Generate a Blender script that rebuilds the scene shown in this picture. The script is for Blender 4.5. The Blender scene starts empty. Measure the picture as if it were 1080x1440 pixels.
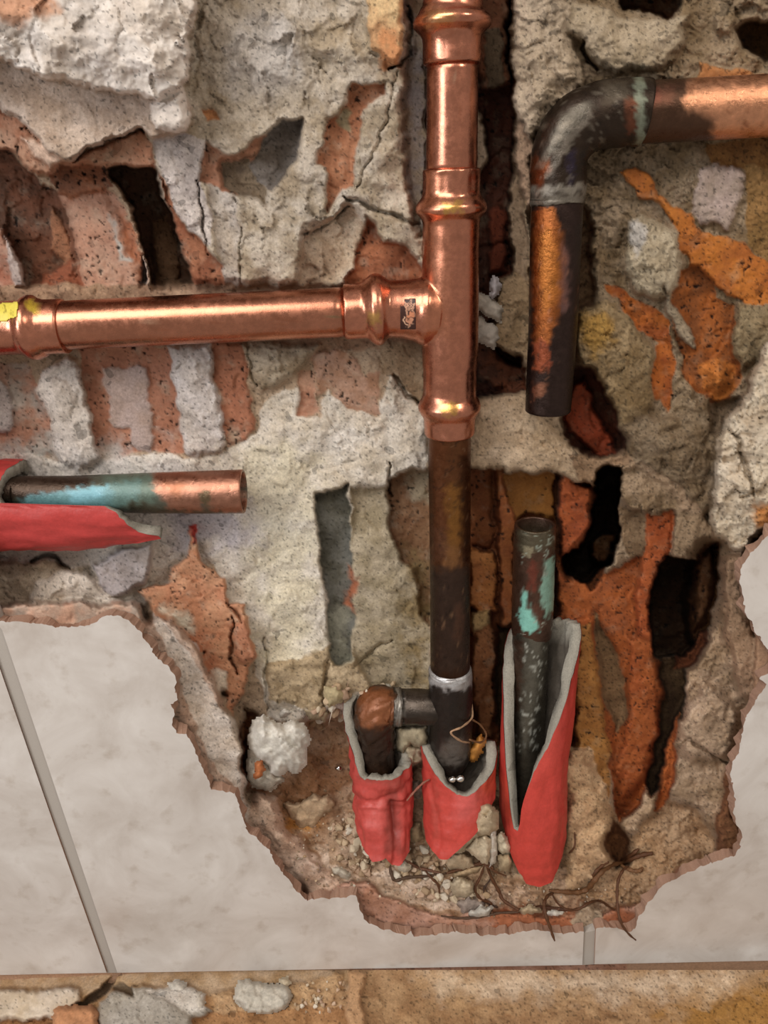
import bpy, bmesh, math, random
import numpy as np
from mathutils import Vector, Matrix
random.seed(7)
SC = bpy.context.scene
COL = SC.collection
# ------------------------------------------------------------------ camera
DIST = 0.325                      # camera to tile face
F = 1081.0                        # focal length in pixels of a 1080 x 1440 frame
cam_d = bpy.data.cameras.new('camera')
cam_d.sensor_fit = 'VERTICAL'; cam_d.sensor_height = 36.0; cam_d.lens = 36.0*F/1440.0
cam_d.clip_start = 0.01
cam = bpy.data.objects.new('camera', cam_d); COL.objects.link(cam)
ROT = Matrix.Rotation(math.radians(90-23.6), 4, 'X') @ Matrix.Rotation(math.radians(-2.6), 4, 'Z')
cam.matrix_world = Matrix.Translation((0, -DIST, 0)) @ ROT
SC.camera = cam
# ------------------------------------------------------------------ world, lamps, exposure
w = bpy.data.worlds.new('room_light'); SC.world = w; w.use_nodes = True
w.node_tree.nodes['Background'].inputs[0].default_value = (1.0, 0.90, 0.80, 1)
w.node_tree.nodes['Background'].inputs[1].default_value = 0.38
def area(name, loc, target, size, energy, color):
    ld = bpy.data.lights.new(name, 'AREA'); ld.shape = 'RECTANGLE'; ld.size = size[0]; ld.size_y = size[1]
    ld.energy = energy; ld.color = color
    o = bpy.data.objects.new(name, ld); COL.objects.link(o); o.location = loc
    o.rotation_euler = (Vector(target)-Vector(loc)).to_track_quat('-Z', 'Y').to_euler()
    return o
area('ceiling_lamp', (-0.55, -0.95, 1.0), (0, 0, -0.15), (1.1, 0.8), 17, (1.0, 0.95, 0.88))
area('bulb_lamp', (-0.9, -0.75, 0.25), (-0.1, 0, -0.15), (0.40, 0.40), 4.6, (0.93, 0.96, 1.0))
area('pipe_glint_light', (0.75, -0.8, 0.75), (0.1, 0, -0.05), (0.12, 0.12), 3.6, (1.0, 0.90, 0.78))  # added warm light for the highlight on the elbow pipe, no known fixture
SC.view_settings.view_transform = 'Standard'
SC.view_settings.look = 'None'
SC.view_settings.exposure = 0.0
SC.view_settings.gamma = 1.0
SC.view_settings.use_curve_mapping = False

# ------------------------------------------------------------------ helpers
RM = np.array(ROT.to_3x3())
def ray(u, v):
    u = np.asarray(u, float); v = np.asarray(v, float)
    c = np.stack([(u-540)/F, (720-v)/F, -np.ones_like(u)], -1)
    return c @ RM.T
def onwall(u, v, d):              # the point seen at (u,v) that lies d behind the tile face
    r = ray(u, v); t = (DIST+np.asarray(d, float))/r[..., 1]
    p = r*t[..., None]; p[..., 1] -= DIST
    return p
ZF = float(onwall(540, 1366, 0)[2])
def onfloor(u, v, h):             # the point seen at (u,v) that lies h above the floor level
    r = ray(u, v); t = (ZF+np.asarray(h, float))/r[..., 2]
    p = r*t[..., None]; p[..., 1] -= DIST
    return p
def P(u, v, d): return Vector(onwall(u, v, d))
def depth_of(p): return float(-(Vector(p)-Vector((0, -DIST, 0))).dot(ROT.to_3x3().col[2]))
def rad(p, wpx): return wpx*0.5*depth_of(p)/F
def lin(c):
    c = np.asarray(c, float)/255.0
    return np.where(c <= 0.04045, c/12.92, ((c+0.055)/1.055)**2.4)

def _tab(seed):
    r = np.random.RandomState(seed); a = r.rand(256, 256)*2*np.pi
    return np.cos(a), np.sin(a), r
_T = {}
def perlin(x, y, seed=0):
    if seed not in _T: _T[seed] = _tab(seed)[:2]
    gx, gy = _T[seed]
    xi = np.floor(x).astype(int); yi = np.floor(y).astype(int); fx = x-xi; fy = y-yi
    sx = fx*fx*fx*(fx*(fx*6-15)+10); sy = fy*fy*fy*(fy*(fy*6-15)+10)
    def g(i, j):
        a = (xi+i) & 255; b = (yi+j) & 255
        return gx[a, b]*(fx-i)+gy[a, b]*(fy-j)
    n0 = g(0, 0)*(1-sx)+g(1, 0)*sx; n1 = g(0, 1)*(1-sx)+g(1, 1)*sx
    return (n0*(1-sy)+n1*sy)*1.5
def fbm(x, y, o=4, seed=0, gain=0.5):
    s = 0; a = 1; t = 0
    for k in range(o):
        s = s+a*perlin(x*2**k+k*17.3, y*2**k+k*9.1, seed+k); t += a; a *= gain
    return s/t
def worley(x, y, seed=0, tilt=0.8):
    r = np.random.RandomState(seed+500)
    px = r.rand(128, 128); py = r.rand(128, 128); hh = r.rand(128, 128); tx = (r.rand(128, 128)-.5); ty = (r.rand(128, 128)-.5)
    xi = np.floor(x).astype(int); yi = np.floor(y).astype(int)
    f1 = np.full(x.shape, 9.0); f2 = np.full(x.shape, 9.0); val = np.zeros(x.shape)
    for i in (-1, 0, 1):
        for j in (-1, 0, 1):
            a = (xi+i) & 127; b = (yi+j) & 127
            dx = x-(xi+i+px[a, b]); dy = y-(yi+j+py[a, b]); d = dx*dx+dy*dy
            v_ = hh[a, b]-.5+tilt*2*(tx[a, b]*dx+ty[a, b]*dy)
            m = d < f1
            f2 = np.where(m, f1, np.minimum(f2, d)); f1 = np.where(m, d, f1); val = np.where(m, v_, val)
    return val, np.sqrt(f2)-np.sqrt(f1)
def sdf(poly, U, V):              # positive inside
    inside = np.zeros(U.shape, bool); dm = np.full(U.shape, 1e9)
    n = len(poly)
    for i in range(n):
        x0, y0 = poly[i]; x1, y1 = poly[(i+1) % n]
        ex = x1-x0; ey = y1-y0; L2 = ex*ex+ey*ey+1e-9
        t = np.clip(((U-x0)*ex+(V-y0)*ey)/L2, 0, 1)
        dm = np.minimum(dm, (U-x0-t*ex)**2+(V-y0-t*ey)**2)
        if y0 != y1:
            c = ((y0 > V) != (y1 > V)) & (U < (x1-x0)*(V-y0)/(y1-y0)+x0)
            inside ^= c
    return np.where(inside, 1, -1)*np.sqrt(dm)
def linedist(pts, U, V):
    dm = np.full(U.shape, 1e9); T = np.zeros(U.shape); n = len(pts)-1
    for i in range(n):
        x0, y0 = pts[i]; x1, y1 = pts[i+1]; ex = x1-x0; ey = y1-y0; L2 = ex*ex+ey*ey+1e-9
        t = np.clip(((U-x0)*ex+(V-y0)*ey)/L2, 0, 1)
        dd = (U-x0-t*ex)**2+(V-y0-t*ey)**2
        m = dd < dm; T = np.where(m, (i+t)/n, T); dm = np.minimum(dm, dd)
    return np.sqrt(dm), T
def ss(x): x = np.clip(x, 0, 1); return x*x*(3-2*x)

# ------------------------------------------------------------------ materials
def new_mat(name):
    m = bpy.data.materials.new(name); m.use_nodes = True
    nt = m.node_tree; b = nt.nodes['Principled BSDF']
    return m, nt, b
def nd(nt, typ, **kw):
    n = nt.nodes.new(typ)
    for k, v in kw.items():
        if k.startswith('i_'): n.inputs[k[2:].replace('_', ' ')].default_value = v
        else: setattr(n, k, v)
    return n
def relief_mat(name, grain=0.35, pits=0.0, bump=0.35, scale=900, rough=0.9, bscale=1400):
    m, nt, b = new_mat(name); L = nt.links.new
    a = nd(nt, 'ShaderNodeAttribute', attribute_name='Col')
    wet = nd(nt, 'ShaderNodeAttribute', attribute_name='wet')
    tc = nd(nt, 'ShaderNodeTexCoord')
    n1 = nd(nt, 'ShaderNodeTexNoise', i_Scale=scale, i_Detail=6.0, i_Roughness=0.65); L(tc.outputs['Object'], n1.inputs['Vector'])
    mr = nd(nt, 'ShaderNodeMapRange'); mr.inputs['From Min'].default_value = .3; mr.inputs['From Max'].default_value = .7
    mr.inputs['To Min'].default_value = 1-grain; mr.inputs['To Max'].default_value = 1+grain*0.55
    L(n1.outputs['Fac'], mr.inputs['Value'])
    mul = nd(nt, 'ShaderNodeVectorMath', operation='MULTIPLY'); L(a.outputs['Color'], mul.inputs[0])
    L(mr.outputs[0], mul.inputs[1])
    last = mul.outputs[0]
    if pits:
        v = nd(nt, 'ShaderNodeTexVoronoi', i_Scale=330.0); L(tc.outputs['Object'], v.inputs['Vector'])
        n3 = nd(nt, 'ShaderNodeTexNoise', i_Scale=120.0, i_Detail=2.0); L(tc.outputs['Object'], n3.inputs['Vector'])
        ad = nd(nt, 'ShaderNodeMath', operation='MULTIPLY_ADD'); L(n3.outputs['Fac'], ad.inputs[0]); ad.inputs[1].default_value = -0.9; ad.inputs[2].default_value = 0.62
        lt = nd(nt, 'ShaderNodeMapRange'); L(v.outputs['Distance'], lt.inputs['Value']); 
        lt.inputs['From Min'].default_value = 0.0; L(ad.outputs[0], lt.inputs['From Max'])
        lt.inputs['To Min'].default_value = 1-pits; lt.inputs['To Max'].default_value = 1.0
        mu2 = nd(nt, 'ShaderNodeVectorMath', operation='MULTIPLY'); L(last, mu2.inputs[0]); L(lt.outputs[0], mu2.inputs[1]); last = mu2.outputs[0]
    L(last, b.inputs['Base Color'])
    rr = nd(nt, 'ShaderNodeMapRange'); L(wet.outputs['Fac'], rr.inputs['Value']); rr.inputs['To Min'].default_value = rough; rr.inputs['To Max'].default_value = 0.22
    L(rr.outputs[0], b.inputs['Roughness'])
    n2 = nd(nt, 'ShaderNodeTexNoise', i_Scale=bscale, i_Detail=5.0, i_Roughness=0.7); L(tc.outputs['Object'], n2.inputs['Vector'])
    bp = nd(nt, 'ShaderNodeBump', i_Strength=bump, i_Distance=0.0012); L(n2.outputs['Fac'], bp.inputs['Height'])
    L(bp.outputs[0], b.inputs['Normal'])
    b.inputs['Specular IOR Level'].default_value = 0.35
    return m
M = {}
M['mortar'] = relief_mat('mortar', 0.3, 0.4, 0.35, 800)
M['plaster'] = relief_mat('white_plaster', 0.16, 0.1, 0.25, 600)
M['brick'] = relief_mat('fired_clay', 0.22, 0.3, 0.2, 700, 0.8)
M['stone'] = relief_mat('grey_stone', 0.25, 0.2, 0.4, 600)
M['adhesive'] = relief_mat('tile_adhesive', 0.22, 0.15, 0.4, 700)
M['rubber'] = relief_mat('insulation_skin', 0.12, 0.0, 0.25, 500, 0.48, 350)
M['foam'] = relief_mat('grey_foam', 0.25, 0.3, 0.6, 1200, 0.85)
M['wire'] = relief_mat('rusty_root', 0.3, 0.0, 0.5, 900, 0.55)
def metal_mat(name, r0, r1, bump=0.06):
    m, nt, b = new_mat(name); L = nt.links.new
    a = nd(nt, 'ShaderNodeAttribute', attribute_name='Col'); ox = nd(nt, 'ShaderNodeAttribute', attribute_name='wet')
    tc = nd(nt, 'ShaderNodeTexCoord')
    n1 = nd(nt, 'ShaderNodeTexNoise', i_Scale=260.0, i_Detail=6.0, i_Roughness=0.7); L(tc.outputs['Object'], n1.inputs['Vector'])
    mr = nd(nt, 'ShaderNodeMapRange'); mr.inputs['From Min'].default_value = .3; mr.inputs['From Max'].default_value = .7
    mr.inputs['To Min'].default_value = 0.82; mr.inputs['To Max'].default_value = 1.1; L(n1.outputs['Fac'], mr.inputs['Value'])
    mul = nd(nt, 'ShaderNodeVectorMath', operation='MULTIPLY'); L(a.outputs['Color'], mul.inputs[0]); L(mr.outputs[0], mul.inputs[1])
    L(mul.outputs[0], b.inputs['Base Color'])
    mm = nd(nt, 'ShaderNodeMapRange'); L(ox.outputs['Fac'], mm.inputs['Value']); mm.inputs['To Min'].default_value = 1.0; mm.inputs['To Max'].default_value = 0.0
    L(mm.outputs[0], b.inputs['Metallic'])
    rr = nd(nt, 'ShaderNodeMapRange'); L(n1.outputs['Fac'], rr.inputs['Value']); rr.inputs['From Min'].default_value = .3; rr.inputs['From Max'].default_value = .7
    rr.inputs['To Min'].default_value = r0; rr.inputs['To Max'].default_value = r1
    L(rr.outputs[0], b.inputs['Roughness'])
    bp = nd(nt, 'ShaderNodeBump', i_Strength=bump, i_Distance=0.001); L(n1.outputs['Fac'], bp.inputs['Height']); L(bp.outputs[0], b.inputs['Normal'])
    return m
M['copper'] = metal_mat('bright_copper', 0.17, 0.36, 0.10)
M['oxid'] = metal_mat('tarnished_copper', 0.18, 0.5, 0.45)
M['label'] = relief_mat('printed_label', 0.1, 0, 0.05, 600, 0.4)
m, nt, b = new_mat('glazed_tile'); L = nt.links.new
tc = nd(nt, 'ShaderNodeTexCoord')
na = nd(nt, 'ShaderNodeTexNoise', i_Scale=24.0, i_Detail=6.0, i_Roughness=0.6, i_Distortion=0.6); L(tc.outputs['Object'], na.inputs['Vector'])
nb = nd(nt, 'ShaderNodeTexNoise', i_Scale=75.0, i_Detail=4.0, i_Roughness=0.55); L(tc.outputs['Object'], nb.inputs['Vector'])
cr = nd(nt, 'ShaderNodeValToRGB'); cr.color_ramp.elements[0].position = .3; cr.color_ramp.elements[0].color = (*lin((184, 174, 166)), 1)
cr.color_ramp.elements[1].position = .68; cr.color_ramp.elements[1].color = (*lin((214, 208, 203)), 1)
L(na.outputs['Fac'], cr.inputs[0])
cr2 = nd(nt, 'ShaderNodeValToRGB'); cr2.color_ramp.elements[0].position = .56; cr2.color_ramp.elements[0].color = (1, 1, 1, 1)
cr2.color_ramp.elements[1].position = .74; cr2.color_ramp.elements[1].color = (.80, .76, .72, 1); L(nb.outputs['Fac'], cr2.inputs[0])
mu = nd(nt, 'ShaderNodeVectorMath', operation='MULTIPLY'); L(cr.outputs[0], mu.inputs[0]); L(cr2.outputs[0], mu.inputs[1]); L(mu.outputs[0], b.inputs['Base Color'])
b.inputs['Roughness'].default_value = 0.33; b.inputs['Specular IOR Level'].default_value = 0.45
bp = nd(nt, 'ShaderNodeBump', i_Strength=0.12, i_Distance=0.0008); L(nb.outputs['Fac'], bp.inputs['Height']); L(bp.outputs[0], b.inputs['Normal'])
M['tile'] = m
m, nt, b = new_mat('tile_biscuit'); L = nt.links.new; ng = nd(nt, 'ShaderNodeTexNoise', i_Scale=260.0, i_Detail=5.0)
cg = nd(nt, 'ShaderNodeValToRGB'); cg.color_ramp.elements[0].position = .35; cg.color_ramp.elements[1].position = .65; cg.color_ramp.elements[0].color = (*lin((150, 112, 92)), 1); cg.color_ramp.elements[1].color = (*lin((196, 160, 138)), 1)
L(ng.outputs['Fac'], cg.inputs[0]); L(cg.outputs[0], b.inputs['Base Color']); b.inputs['Roughness'].default_value = .9
bp = nd(nt, 'ShaderNodeBump', i_Strength=0.6, i_Distance=0.001); L(ng.outputs['Fac'], bp.inputs['Height']); L(bp.outputs[0], b.inputs['Normal']); M['biscuit'] = m
m, nt, b = new_mat('grout_mix'); L = nt.links.new
ng = nd(nt, 'ShaderNodeTexNoise', i_Scale=300.0, i_Detail=5.0)
cg = nd(nt, 'ShaderNodeValToRGB'); cg.color_ramp.elements[0].color = (*lin((156, 148, 140)), 1); cg.color_ramp.elements[1].color = (*lin((186, 178, 170)), 1)
L(ng.outputs['Fac'], cg.inputs[0]); L(cg.outputs[0], b.inputs['Base Color']); b.inputs['Roughness'].default_value = .9
bp = nd(nt, 'ShaderNodeBump', i_Strength=0.3, i_Distance=0.0006); L(ng.outputs['Fac'], bp.inputs['Height']); L(bp.outputs[0], b.inputs['Normal']); M['grout'] = m

# ------------------------------------------------------------------ object helpers
def link_mesh(name, verts, faces, mat, parent=None, col=None, wet=None, smooth=True):
    me = bpy.data.meshes.new(name)
    verts = np.asarray(verts, np.float32)
    if isinstance(faces, np.ndarray):
        nf, k = faces.shape
        me.vertices.add(len(verts)); me.vertices.foreach_set('co', verts.ravel())
        me.loops.add(nf*k); me.loops.foreach_set('vertex_index', faces.astype(np.int32).ravel())
        me.polygons.add(nf); me.polygons.foreach_set('loop_start', np.arange(0, nf*k, k, dtype=np.int32))
        me.update(calc_edges=True)
    else:
        me.from_pydata([tuple(map(float, v)) for v in verts], [], faces)
    if smooth: me.polygons.foreach_set('use_smooth', np.ones(len(me.polygons), bool))
    n = len(me.vertices)
    if col is None: col = (180, 170, 160)
    col = np.asarray(col, float)
    if col.ndim == 1: col = np.tile(lin(col), (n, 1))
    c4 = np.ones((n, 4), np.float32); c4[:, :3] = col
    me.color_attributes.new('Col', 'FLOAT_COLOR', 'POINT').data.foreach_set('color', c4.ravel())
    wa = np.zeros(n, np.float32) if wet is None else (np.full(n, wet, np.float32) if np.isscalar(wet) else np.asarray(wet, np.float32))
    me.attributes.new('wet', 'FLOAT', 'POINT').data.foreach_set('value', wa)
    if mat: me.materials.append(M[mat])
    o = bpy.data.objects.new(name, me); COL.objects.link(o)
    if parent: o.parent = parent; o.matrix_parent_inverse = parent.matrix_world.inverted()
    return o
def tag(o, label=None, cat=None, group=None, kind=None):
    if label: o['label'] = label
    if cat: o['category'] = cat
    if group: o['group'] = group
    if kind: o['kind'] = kind
    return o
def thing(name, loc, label, cat, group=None):
    o = bpy.data.objects.new(name, None); o.empty_display_size = 0.01; COL.objects.link(o); o.location = loc
    o.matrix_world = Matrix.Translation(loc)
    return tag(o, label, cat, group)

# ================================================================== THE WALL (hacked-open relief)
# a layer: polygon (photo pixels), depth behind the tile face, colour ...
LAY = []
def Ly(poly, d, col, col2=None, mat='mortar', own=None, w=4, n=1.0, f=1.0, gu=0, gv=0, bulge=0, R=40, wet=0, wp=5, mix=0.5):
    LAY.append(dict(k='set', poly=poly, d=d, col=lin(col), col2=lin(col2 if col2 else col), mat=mat, own=own, w=w, n=n, f=f, gu=gu, gv=gv, bulge=bulge, R=R, wet=wet, wp=wp, mix=mix))
def Tn(poly, col, w=12, a=1.0, wet=None, wp=8): LAY.append(dict(k='tint', poly=poly, col=lin(col), w=w, a=a, wet=wet, wp=wp))
def Bp(poly, h, w=20, wp=6): LAY.append(dict(k='bump', poly=poly, h=h, w=w, wp=wp))          # h>0 comes forward
def Cr(pts, wpx=2.5, dep=0.004, wp=5): LAY.append(dict(k='crack', poly=pts, h=dep, w=wpx, wp=wp))
# ---- upper left: thick plaster, bedding, brick
Ly([(-300,-260),(560,-260),(600,80),(600,420),(200,420),(200,180),(-300,180)], .030, (190,180,164), (160,146,124), n=2.4, f=2.2, w=2)
Ly([(-300,60),(240,100),(268,150),(262,186),(240,190),(218,196),(196,182),(165,195),(130,206),(100,228),(70,232),(55,208),(25,165),(-10,145),(-300,120)], .018, (196,180,166), (170,150,132), n=1.0, f=.6, w=5, gv=-.006)
Ly([(-300,125),(-10,148),(25,168),(58,205),(72,232),(100,228),(135,205),(165,196),(195,184),(212,200),(216,240),(180,240),(150,236),(95,250),(50,246),(20,218),(-20,208),(-300,200)], .028, (176,112,80), (190,140,112), mat='brick', own='brick', n=.8, f=1.0, w=5)
Ly([(-300,-260),(285,-260),(270,-60),(276,0),(264,50),(268,108),(258,128),(240,134),(220,142),(185,132),(160,128),(120,124),(90,111),(55,106),(20,88),(-20,80),(-300,70)], .001, (226,220,212), (204,194,182), mat='plaster', own='plaster', n=2.1, f=1.5, w=6, bulge=.007, R=70, wp=7)
Ly([(208,146),(258,122),(266,165),(262,186),(240,188),(222,180)], .010, (222,214,204), mat='plaster', own='plaster', n=1.2, f=.8, w=8, bulge=.003, R=20)
Tn([(-60,-40),(70,-40),(80,10),(30,28),(-60,20)], (196,150,120), w=14)
Ly([(30,190),(75,215),(95,228),(68,234),(48,214)], .021, (206,180,160), n=.6, f=.6, w=4)
# deep hollow cells
Ly([(-300,200),(-10,206),(14,216),(44,242),(62,262),(86,272),(100,300),(112,345),(122,400),(120,420),(-300,420)], .068, (138,84,58), (106,68,48), mat='brick', own='brick', n=1.8, f=2.5, w=4)
Ly([(70,290),(92,320),(105,372),(96,378),(75,350)], .066, (176,126,94), (150,110,84), n=.8, w=5)
Ly([(-100,300),(5,320),(18,380),(28,420),(-100,420)], .052, (176,108,82), (190,150,130), mat='brick', own='brick', n=.8, f=1, w=5)
Ly([(8,330),(22,350),(34,400),(22,404),(12,372)], .046, (190,178,170), n=1, w=4)
Ly([(60,385),(112,360),(125,415),(60,420)], .058, (150,78,46), mat='brick', own='brick', n=1.4, f=2, w=4)
Ly([(152,236),(186,234),(216,236),(226,268),(238,296),(250,322),(266,365),(280,420),(222,420),(208,380),(196,328),(182,282),(168,262)], .076, (110,72,50), (86,60,42), mat='brick', own='brick', n=1.5, f=2, w=4)
Ly([(214,310),(232,302),(250,350),(258,420),(222,420)], .074, (140,112,84), (110,84,60), n=1.5, f=2.5, w=5)
Ly([(84,276),(120,266),(152,270),(172,290),(186,330),(200,372),(214,425),(124,425),(112,372),(100,318)], .050, (190,134,108), (196,150,126), mat='brick', own='brick', n=.8, f=.5, w=7, bulge=.003, R=20)
Ly([(88,234),(150,232),(160,262),(140,272),(100,282),(84,274),(68,248)], .046, (160,96,62), (130,78,52), mat='brick', own='brick', n=1.0, f=1.4, w=6)
Tn([(168,295),(184,318),(200,372),(206,400),(190,380),(176,340)], (186,108,66), w=8)
Tn([(156,300),(172,345),(182,368),(172,362),(158,330)], (188,178,170), w=4)
Ly([(196,400),(200,360),(214,420),(206,425)], .060, (160,150,142), w=3)
# thin brick lip right of cell B
Ly([(222,244),(240,268),(246,300),(262,318),(290,346),(310,372),(322,384),(334,420),(276,420),(262,372),(250,330),(236,290)], .040, (184,116,80), (150,84,52), mat='brick', own='brick', n=.8, f=.8, w=4)
# ---- mortar face between cell B and the vertical pipe
Ly([(214,196),(258,188),(290,196),(286,238),(280,262),(300,300),(300,345),(290,344),(262,316),(246,298),(240,268),(226,244),(216,222)], .030, (196,188,182), (172,164,160), n=1.4, f=1.0, w=5)
Ly([(300,300),(290,250),(330,250),(340,420),(318,420),(312,372)], .034, (190,182,172), (172,160,144), n=1.8, f=1.6, w=6)
Ly([(292,200),(312,216),(336,218),(352,206),(378,184),(386,212),(366,238),(346,268),(314,270),(280,252)], .036, (190,126,96), (160,108,80), mat='brick', own='brick', n=1.2, f=1.2, w=4)
Ly([(310,228),(352,226),(360,240),(376,262),(376,284),(344,272),(316,262)], .045, (146,130,108), (120,106,90), w=8, n=1, f=1)
Ly([(376,184),(398,170),(426,168),(428,184),(414,222),(402,246),(386,264),(362,256),(352,236),(366,206)], .044, (134,128,122), (100,92,84), mat='stone', own='stone', w=5, n=1, f=1.8)
Ly([(284,155),(302,150),(306,164),(290,168)], .032, (176,124,82), w=5)
Ly([(492,116),(543,118),(540,132),(526,140),(514,152),(505,188),(499,220),(497,262),(484,262),(460,298),(459,234),(446,230),(455,200),(458,170),(474,160),(488,142)], .037, (194,128,88), (172,104,66), mat='brick', own='brick', n=.8, f=1.2, w=4)
Tn([(484,150),(492,160),(490,186),(470,172)], (150,130,96), w=5)
Bp([(500,190),(560,200),(566,280),(510,270)], .003, 25)
Bp([(430,60),(500,30),(545,90),(480,110)], .004, 30)
Ly([(514,0),(545,-60),(566,0),(566,60),(556,95),(522,70)], .022, (212,184,140), (190,150,110), n=1.2, f=.7, w=8)
Tn([(544,48),(564,56),(562,92),(534,96),(540,70)], (196,140,96), w=6)
Tn([(410,20),(470,22),(500,44),(502,60),(440,80),(415,50)], (160,144,118), w=20, a=.8)
Tn([(330,40),(400,30),(420,110),(360,140),(320,100)], (212,208,202), w=30, a=.8)
Ly([(566,10),(580,-40),(605,-80),(605,300),(592,330),(572,250),(566,180),(570,100),(580,60)], .048, (168,162,160), (176,160,136), n=.8, f=.5, w=8)
Cr([(572,10),(578,40),(576,78),(562,92),(545,98)], 4, .012)
Cr([(276,250),(282,300),(292,340),(294,360)], 2.2, .006)
Cr([(338,318),(338,400)], 2, .004, 3)
Ly([(428,322),(470,302),(490,282),(500,300),(520,330),(512,372),(490,378),(470,395),(440,405),(420,395)], .040, (194,178,156), (170,150,126), n=1.4, f=1.8, w=8)
Bp([(422,320),(460,308),(486,272),(492,285),(466,318),(430,330)], .006, 8)
Cr([(486,276),(520,292),(560,305),(590,318)], 5, .006)
Cr([(424,328),(460,315),(490,290)], 3, .006)
Cr([(560,100),(540,180),(500,270)], 2, .003)
Ly([(476,408),(482,388),(500,376),(502,345),(516,308),(530,315),(538,340),(560,345),(590,362),(598,412),(476,412)], .044, (186,110,68), (150,84,50), mat='brick', own='brick', n=1.2, f=1.4, w=5)
Tn([(546,330),(590,320),(595,350),(560,345)], (170,158,140), w=6)
# ---- band behind and under the horizontal pipe
Ly([(-300,400),(600,400),(600,500),(560,510),(520,490),(440,500),(420,520),(372,550),(350,520),(300,485),(240,490),(-300,500)], .047, (168,140,114), (140,112,90), n=1.4, f=1.2, w=10)
Ly([(-300,490),(10,510),(38,510),(60,560),(75,610),(76,632),(40,646),(-300,660)], .044, (186,128,102), (178,160,150), mat='brick', own='brick', n=1.0, f=.6, w=6)
Ly([(-40,520),(10,540),(22,590),(14,605),(-40,610)], .040, (184,176,170), (160,150,144), w=6)
Ly([(48,548),(62,520),(96,505),(112,520),(122,568),(138,622),(140,660),(110,668),(86,652),(76,628),(70,592)], .037, (206,198,188), (184,174,162), n=1.3, f=1.4, w=6, bulge=.003)
Ly([(108,488),(200,484),(236,488),(244,540),(256,600),(260,634),(244,640),(222,632),(192,630),(174,640),(150,640),(136,628),(124,566),(114,520)], .046, (184,118,88), (172,108,80), mat='brick', own='brick', n=.8, f=.5, w=5)
Ly([(142,516),(206,518),(210,560),(216,618),(212,634),(186,626),(180,612),(182,600),(160,600),(150,590),(156,560),(146,540)], .044, (178,160,152), (166,146,134), n=.6, f=.4, w=4)
Ly([(236,486),(296,484),(304,540),(316,600),(318,626),(290,644),(260,634),(246,560)], .036, (206,200,196), (184,176,168), n=1.5, f=1.2, w=6, bulge=.003)
Ly([(296,480),(342,480),(346,510),(352,560),(360,606),(350,618),(322,628),(314,600),(306,540)], .042, (180,110,78), (158,92,62), mat='brick', own='brick', n=.8, f=1, w=5)
Ly([(342,482),(450,486),(440,500),(420,524),(395,540),(372,548),(356,540),(350,520)], .039, (170,158,138), (150,134,110), n=2.0, f=2, w=8, bulge=.004)
# ---- big pale plaster field in the middle
Ly([(-300,640),(60,640),(110,660),(140,648),(175,642),(215,634),(260,644),(320,630),(362,612),(372,560),(420,545),(420,580),(448,586),(460,548),(500,580),(530,584),(548,530),(572,545),(600,560),(605,1060),(380,1010),(350,900),(280,760),(230,800),(190,870),(-300,900)], .043, (214,208,196), (196,186,168), n=2.0, f=1.5, w=6)
Tn([(-300,640),(240,640),(330,700),(330,780),(120,800),(-300,800)], (208,204,200), w=40, a=.7)
Tn([(330,620),(440,640),(440,940),(380,960),(360,800)], (216,210,186), w=30, a=.7)
Ly([(420,522),(440,520),(444,548),(448,580),(420,584)], .046, (176,116,88), (190,140,112), mat='brick', own='brick', n=.6, f=1, w=3)
Ly([(440,500),(470,492),(500,500),(512,530),(532,520),(534,580),(508,582),(486,572),(466,548),(446,556)], .044, (184,140,118), (170,120,90), mat='brick', own='brick', n=1, f=.8, w=4)
Ly([(532,480),(600,480),(602,570),(580,566),(560,530),(534,525)], .046, (160,140,114), (140,118,92), n=1.4, f=1.4, w=6)
Cr([(553,530),(566,545),(570,560),(590,566)], 4, .008)
Cr([(350,450),(352,520),(362,545)], 3, .004)
Tn([(238,700),(350,720),(360,760),(250,770)], (192,188,192), w=20)
# under the red sleeve
Ly([(-300,775),(60,790),(120,800),(110,830),(60,850),(-300,880)], .036, (196,184,164), (176,160,138), n=1.6, f=2.2, w=8)
Ly([(50,815),(100,800),(135,815),(160,840),(150,850),(110,850),(40,858)], .028, (214,206,194), (190,180,166), n=1, f=1.5, w=8, bulge=.003)
Cr([(44,790),(60,784),(78,783),(90,796),(98,798)], 5, .012)
Ly([(132,796),(170,770),(215,764),(214,790),(205,818),(180,834),(158,842),(140,820)], .029, (182,176,176), (164,156,152), mat='stone', own='stone', n=1.0, f=.8, w=5)
Ly([(-300,842),(20,850),(50,848),(90,846),(130,850),(165,846),(192,852),(215,890),(240,925),(256,960),(258,1000),(275,1040),(300,1080),(325,1100),(345,1150),(380,1185),(400,1225),(300,1300),(-300,1400)], .006, (196,158,134), (180,160,142), mat='adhesive', own='adhesive', n=.7, f=.7, w=5)
Tn([(-300,842),(90,842),(90,850),(-300,852)], (186,170,150), w=6)
Tn([(160,840),(200,850),(225,900),(250,940),(256,1000),(240,960),(210,890)], (178,162,146), w=6)
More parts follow.
